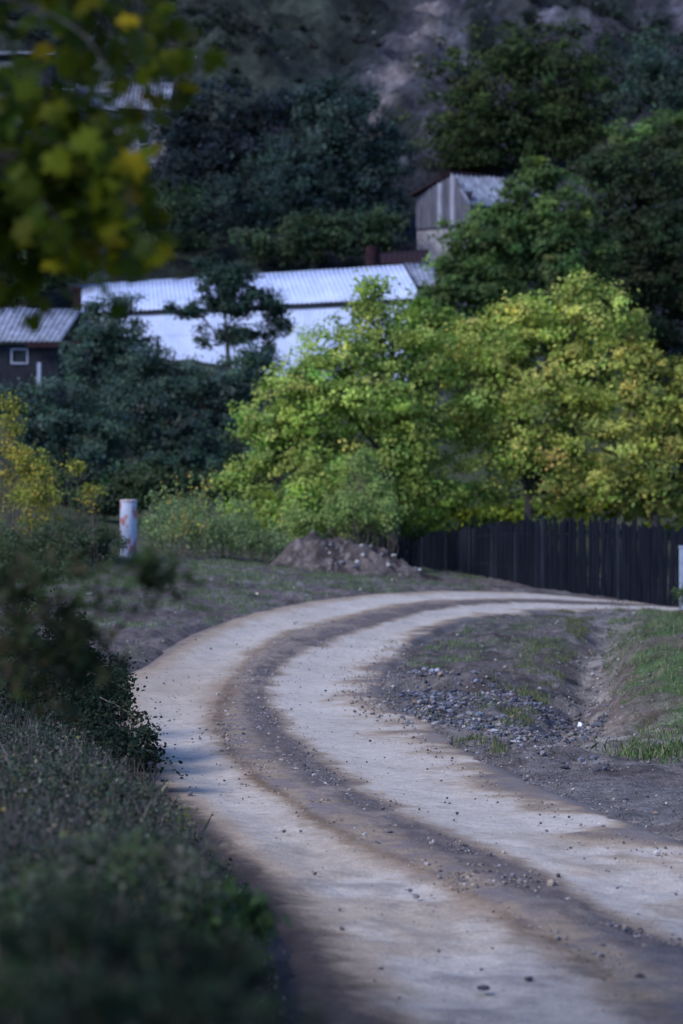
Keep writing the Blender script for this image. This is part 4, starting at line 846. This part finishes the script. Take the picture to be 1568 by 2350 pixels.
blades('grass', X, Y, (.02+.035*rng.random(len(X)))*(1+1.6*sm(fbm(X*2.2, Y*2.2, 3, 88), .52, .7)), .006+.006*rng.random(len(X)), GP, 'short bright green grass on the right bank', 'grass')
n = 60000; Y = rng.uniform(40, 72, n); X = rng.uniform(-9, 3.5, n)*Y/60; cl_ = fbm(X*.8, Y*.8, 4, 101)*.6+fbm(X*2.5, Y*2.5, 4, 111)*.4; ok = (cl_ > .48) & (road_dist(X, Y) > .4); X, Y = X[ok], Y[ok]
blades('verge_grass', X, Y, .04+.08*rng.random(len(X)), .008+.008*rng.random(len(X)), [((.10,.16,.05),3),((.16,.19,.10),2),((.22,.21,.15),1)], 'thin grass patches on the verge below the mound', 'grass')
n = 26000; Y = rng.uniform(26.5, 60, n); xd = np.interp(Y, DIT[:, 1], DIT[:, 0]); X = xd-.45-np.abs(rng.normal(0, .55, n)); ok = (fbm(X*2.6, Y*1.6, 3, 91)+.12*(rng.random(n)-.5) > .60) & (road_dist(X, Y) > .3); X, Y = X[ok], Y[ok]
blades('ditch_weeds', X, Y, .03+.09*rng.random(len(X)), .006+.007*rng.random(len(X)), GPd+GPd+GP[:1], 'sparse weeds along the left side of the ditch', 'weeds')
bush('ditch_weed', 'straggly grey green weed clump inside the bend left of the ditch', 'weed', [(1190,1500,60,35,40),(1230,1545,60,30,39),(1150,1540,40,26,39),(1200,1590,50,18,37)], GPd+GP[:1], .03, .10, .35, 26, stems=60, stemr=.004, gap=.3)
n = 900; Y = rng.normal(27.0, .35, n); X = rng.normal(3.55, .28, n)
blades('grass_tuft', X, Y, .06+.13*rng.random(n), .010+.008*rng.random(n), GP, 'leafy grass tuft at the right edge below the bank', 'grass tuft', kind='thing', lean=1.1)

# ------------------------------------------------------------------ foreground left
FG_D = [((.014, .026, .018), 4), ((.025, .042, .024), 3), ((.055, .06, .03), .8), ((.045, .035, .03), 1)]
FG_M = [((.045, .06, .042), 3), ((.08, .10, .07), 2), ((.14, .125, .11), 2.5), ((.17, .16, .05), .4)]
FG_G = [((.06, .10, .04), 3), ((.09, .14, .05), 2), ((.04, .07, .03), 2)]
bush('bramble_bush', 'dark bramble thicket at the left edge of the outer wheel track', 'bush', [(110,1560,170,130,26),(230,1650,100,100,25),(60,1430,110,90,28),(320,1720,55,60,23.5),(180,1720,150,70,24),(270,1570,50,50,26),(40,1700,120,90,24)], FG_D, .045, .11, 1.15, 40, stems=40, stemr=.006, gap=.25, tp=LO)
bush('dry_weeds', 'brownish dry weeds on the bank below the bramble thicket', 'bush', [(120,1830,190,80,17),(290,1860,110,70,17),(380,1900,60,50,16.5),(30,1900,120,90,16)], FG_M, .032, .08, 1.1, 36, stems=60, stemr=.004, gap=.25)
bush('bank_weeds', 'mixed weeds on the bank midway down the left side', 'bush', [(180,1990,200,90,9.6),(360,1990,120,70,10),(440,2050,90,60,9.6),(60,2060,160,90,9)], FG_M+FG_G[:1], .03, .07, 1.1, 36, stems=50, stemr=.003, gap=.25)
bush('leafy_weed', 'green leafy weed leaning over the bank at lower left', 'weed', [(530,2080,70,45,10),(580,2120,45,35,10),(480,2130,80,45,9.6)], FG_G, .04, .06, 1.2, 34, stems=26, stemr=.003)
bush('near_bush', 'blurred dark bush filling the bottom left corner', 'bush', [(180,2150,260,110,5.6),(400,2210,170,80,5.8),(540,2240,80,60,6.0),(150,2300,300,90,4.8),(470,2320,200,80,5.0),(640,2340,70,60,5.6)], FG_D+[((.04,.07,.03),.8)], .026, .04, 1.1, 30, stems=40, stemr=.003, gap=.22)
sprays('bramble_shoot', 'leafy bramble shoots arching onto the pale road at left', 'bramble', [[(230,1600,24.5),(300,1640,24),(345,1690,23.7),(372,1770,23.5)],[(300,1680,24),(340,1680,23.8),(380,1740,23.5),(425,1790,23.4)],[(200,1540,25),(250,1560,25),(292,1585,24.8)],[(280,1660,24),(330,1640,24),(350,1680,24)]], FG_D[:3]+[((.06,.04,.03),.5)], .052, 34, .028, .005)
sprays('blurred_twig', 'blurred leafy twig hanging in front of the verge below the post', 'twig', [[(60,1430,8.2),(160,1350,8.2),(270,1305,8.3),(370,1300,8.4)],[(270,1320,8.3),(340,1300,8.4),(400,1325,8.4),(440,1360,8.4)],[(330,1310,8.4),(365,1335,8.4),(385,1365,8.4)]],
       [((.035,.055,.02),3),((.06,.08,.025),2),((.03,.04,.02),1)], .04, 75, .036, .0025)
sprays('blurred_twig', 'faint blurred twig tip over the far edge of the outer wheel track', 'twig', [[(430,1350,8.4),(460,1385,8.4),(500,1430,8.5),(530,1465,8.5)]], [((.05,.07,.03),3),((.03,.04,.02),1)], .03, 12, .02, .0015)
sprays('blurred_twig', 'blurred upright twigs against the verge at the left edge', 'twig', [[(20,1560,8.4),(80,1420,8.5),(120,1330,8.5)],[(60,1560,8.4),(170,1450,8.5),(200,1370,8.5)],[(0,1480,8.4),(40,1380,8.4),(60,1300,8.4)],[(100,1600,8.6),(190,1520,8.6),(240,1500,8.6)]], [((.04,.05,.02),3),((.03,.035,.02),2),((.07,.055,.03),1)], .05, 150, .07, .003)

n = 16000; Y = 5+33*rng.random(n)**1.3; xl = np.interp(Y, LEY, LEX); X = xl-.42-rng.random(n)**1.3*(1.2+.16*Y)
C = np.stack([X, Y, ground_z(X, Y)+rng.random(n)*.12*(1+.02*Y)], 1); ok = fbm(X*2, Y*1.2, 3, 66) > .34; C = C[ok]; N = len(C); C = np.repeat(C, 5, 0)+rng.normal(0, .035, (N*5, 3))
N = len(C); o = leaves('undergrowth', C, np.tile([0, -.3, .7], (N, 1)), .034*(.6+.8*rng.random(N)), pick(FG_M+FG_D, N, .3), LQ, M_leafd, None, (0, 0, 0)); tag(o, 'dark undergrowth covering the bank on the left', 'undergrowth', kind='stuff')
n = 22000; Y = 11+27*rng.random(n)**1.2; xl = np.interp(Y, LEY, LEX); X = xl-.40-rng.random(n)**1.2*(1.2+.16*Y)
blades('bank_grass', X, Y, .05+.15*rng.random(n), .003+.004*rng.random(n), [((.10,.09,.08),3),((.05,.065,.045),3),((.18,.165,.14),1)], 'dry grass on the bank on the left', 'grass', lean=.8)
n = 9000; Y = 10+15*rng.random(n); xl = np.interp(Y, LEY, LEX); X = xl-.45-rng.random(n)**1.5*(1.0+.12*Y); k_ = fbm(X*1.6, Y*.8, 3, 44) > .5; X, Y = X[k_], Y[k_]; n = len(X)
blades('dry_stalks', X, Y, .14+.24*rng.random(n), .002+.002*rng.random(n), [((.17,.15,.14),3),((.11,.10,.09),3),((.24,.22,.19),1)], 'pale dry stalks standing among the weeds on the left', 'stalks', lean=.6)
# maple hanging in from the upper left
MZ = gz(-4.6, 10.1); MT = empty('maple_tree', (-4.6, 10.1, MZ), 'blurred maple hanging green and yellow leaves into the upper left corner', 'tree')
mb = MB(); trunkp = [(-4.6, 10.1, MZ-.3), (-4.55, 10.1, MZ+1.2), (-4.4, 10.2, 3.6), (-4.1, 10.3, 5.4), (-3.9, 10.4, 7.5)]; mb.tube(trunkp, [.22, .19, .17, .13, .07], 12)
mc = []
def mbranch(pts, r, n, sp, pal, lst=mc):
    P = np.array([at(*q) for q in pts]) if len(pts[0]) == 3 else np.array(pts)
    D = catmull(P, 20); mb.tube(D, list(np.linspace(r, r*.25, 20)), 6); i = rng.integers(5, 20, n); lst.append((D[i]+rng.normal(0, sp, (n, 3))*np.array([1, 1, 1.0]), pal))
PM = [((.055,.072,.005),4),((.09,.10,.005),3),((.24,.19,.008),.7),((.035,.055,.006),4),((.20,.10,.01),.12)]
root1 = np.array([-4.2, 10.25, 5.0])
def br(px, py, d, n=26, sp=.085, r=.012, st=None):
    e_ = at(px, py, d); s_ = root1 if st is None else st; m_ = (s_+e_)/2+np.array([0, 0, .35]); P = np.array([s_, m_*.6+e_*.4+[0, 0, .08], e_+[0, 0, .10], e_-[0, 0, .06]])
    D = catmull(P, 22); mb.tube(D, list(np.linspace(r*2.2, r*.25, 22)), 6); i = rng.integers(13, 22, n); mc.append(D[i]+rng.normal(0, sp, (n, 3)))
hub = at(-420, 120, 9.2); mb.tube([root1, (root1+hub)/2+[0, 0, .15], hub], [.06, .035, .016], 8)
hub2 = at(-380, 520, 9.2); mb.tube([np.array([-4.4, 10.2, 4.0]), (np.array([-4.4, 10.2, 4.0])+hub2)/2+[0, 0, .2], hub2], [.06, .035, .016], 8)
for (px, py, n, sp) in [(60,60,34,.11),(170,70,26,.09),(320,80,14,.06),(245,125,12,.06),(330,190,12,.06),(415,180,22,.065),(445,140,12,.05),(380,120,16,.07),(400,220,12,.05),(105,225,4,.04),(235,215,3,.04),(300,260,10,.06),(-40,60,26,.1),(350,30,8,.05)]:
    br(px, py, 9.2+rng.uniform(-.7, .7), int(n*.95), sp, .007, hub)
for (px, py, n, sp) in [(50,380,32,.10),(140,420,30,.10),(215,330,16,.07),(250,440,28,.08),(300,500,24,.075),(60,500,34,.10),(180,510,30,.09),(240,560,18,.06),(320,545,14,.05),(370,585,9,.04),(70,610,22,.085),(10,650,18,.07),(268,672,4,.03),(150,600,10,.05),(340,330,8,.05),(-60,500,50,.14),(150,320,10,.06)]:
    br(px, py, 9.2+rng.uniform(-.7, .7), int(n*1.85), sp, .007, hub2)
C = np.concatenate(mc)
# upper crown out of frame, shading the bank
n = 6500; v = inside(n, 2.2)*np.array([2.3, 2.6, 1.7])+np.array([-3.7, 9.4, 7.6]); C = np.concatenate([C, v])
for q in v[:26]: mb.tube([np.array([-4.0, 10.35, 6.0]), (np.array([-4.0, 10.35, 6.0])+q)/2+[0, 0, .2], q], [.05, .03, .008], 5, cap=False)
N = len(C); leaves('crown', C, np.tile([.1, -.65, .45], (N, 1)), .142*(.65+.6*rng.random(N)), np.clip(pick(PM, N, .22), 0, .8), LM, M_maple, MT, (-4.6, 10.1, MZ), 1.2)
mb.build('trunk', M_bark, MT, smooth=True)

# ------------------------------------------------------------------ scrub on the hillside
n = 1700; hx = rng.uniform(-60, 60, n); hy = rng.uniform(186, 300, n); px_ = np.interp(hy, HPATH[:, 1], HPATH[:, 0]); ok = (np.abs(hx-px_) > 3.2) & (fbm(hx*.08, hy*.08, 3, 555) > .42); hx, hy = hx[ok], hy[ok]; hz = hill_z(hx, hy)
C = []; Kc = []
for x, y, z in zip(hx, hy, hz):
    r = rng.gamma(3,.3)+.25; m_ = int(50*r); C.append(np.array([x, y, z+r*.3])+inside(m_, 2)*np.array([r, r, r*.55])); Kc.append(pick([((.012,.02,.014),3),((.02,.024,.018),2),((.05,.045,.045),.6)], 1, .2).repeat(m_, 0))
C = np.concatenate(C); N = len(C); o = leaves('hill_scrub', C, np.tile([0, -.3, .7], (N, 1)), .45*(.6+.8*rng.random(N)), np.concatenate(Kc), LQ, M_leafd, None, (0, 0, 0)); tag(o, 'low dark scrub dotted over the far hillside', 'scrub', kind='stuff')
n = 420; hx = rng.uniform(-60, 70, n); hy = rng.uniform(190, 290, n); hz = hill_z(hx, hy); V = []; Fs = []
for i, (x, y, z) in enumerate(zip(hx, hy, hz)):
    s_ = rng.gamma(2, .07)+.05; V.append(VAR[i % 8]*s_+[x, y, z+s_*.2]); Fs.append(IF1+i*len(IV1))
tag(link('hill_rocks', raw_mesh('hill_rocks', np.concatenate(V), np.concatenate(Fs), smooth=False), M_stone), 'pale rocks strewn over the far hillside', 'rocks', kind='stuff')
print('objects', len(bpy.data.objects))
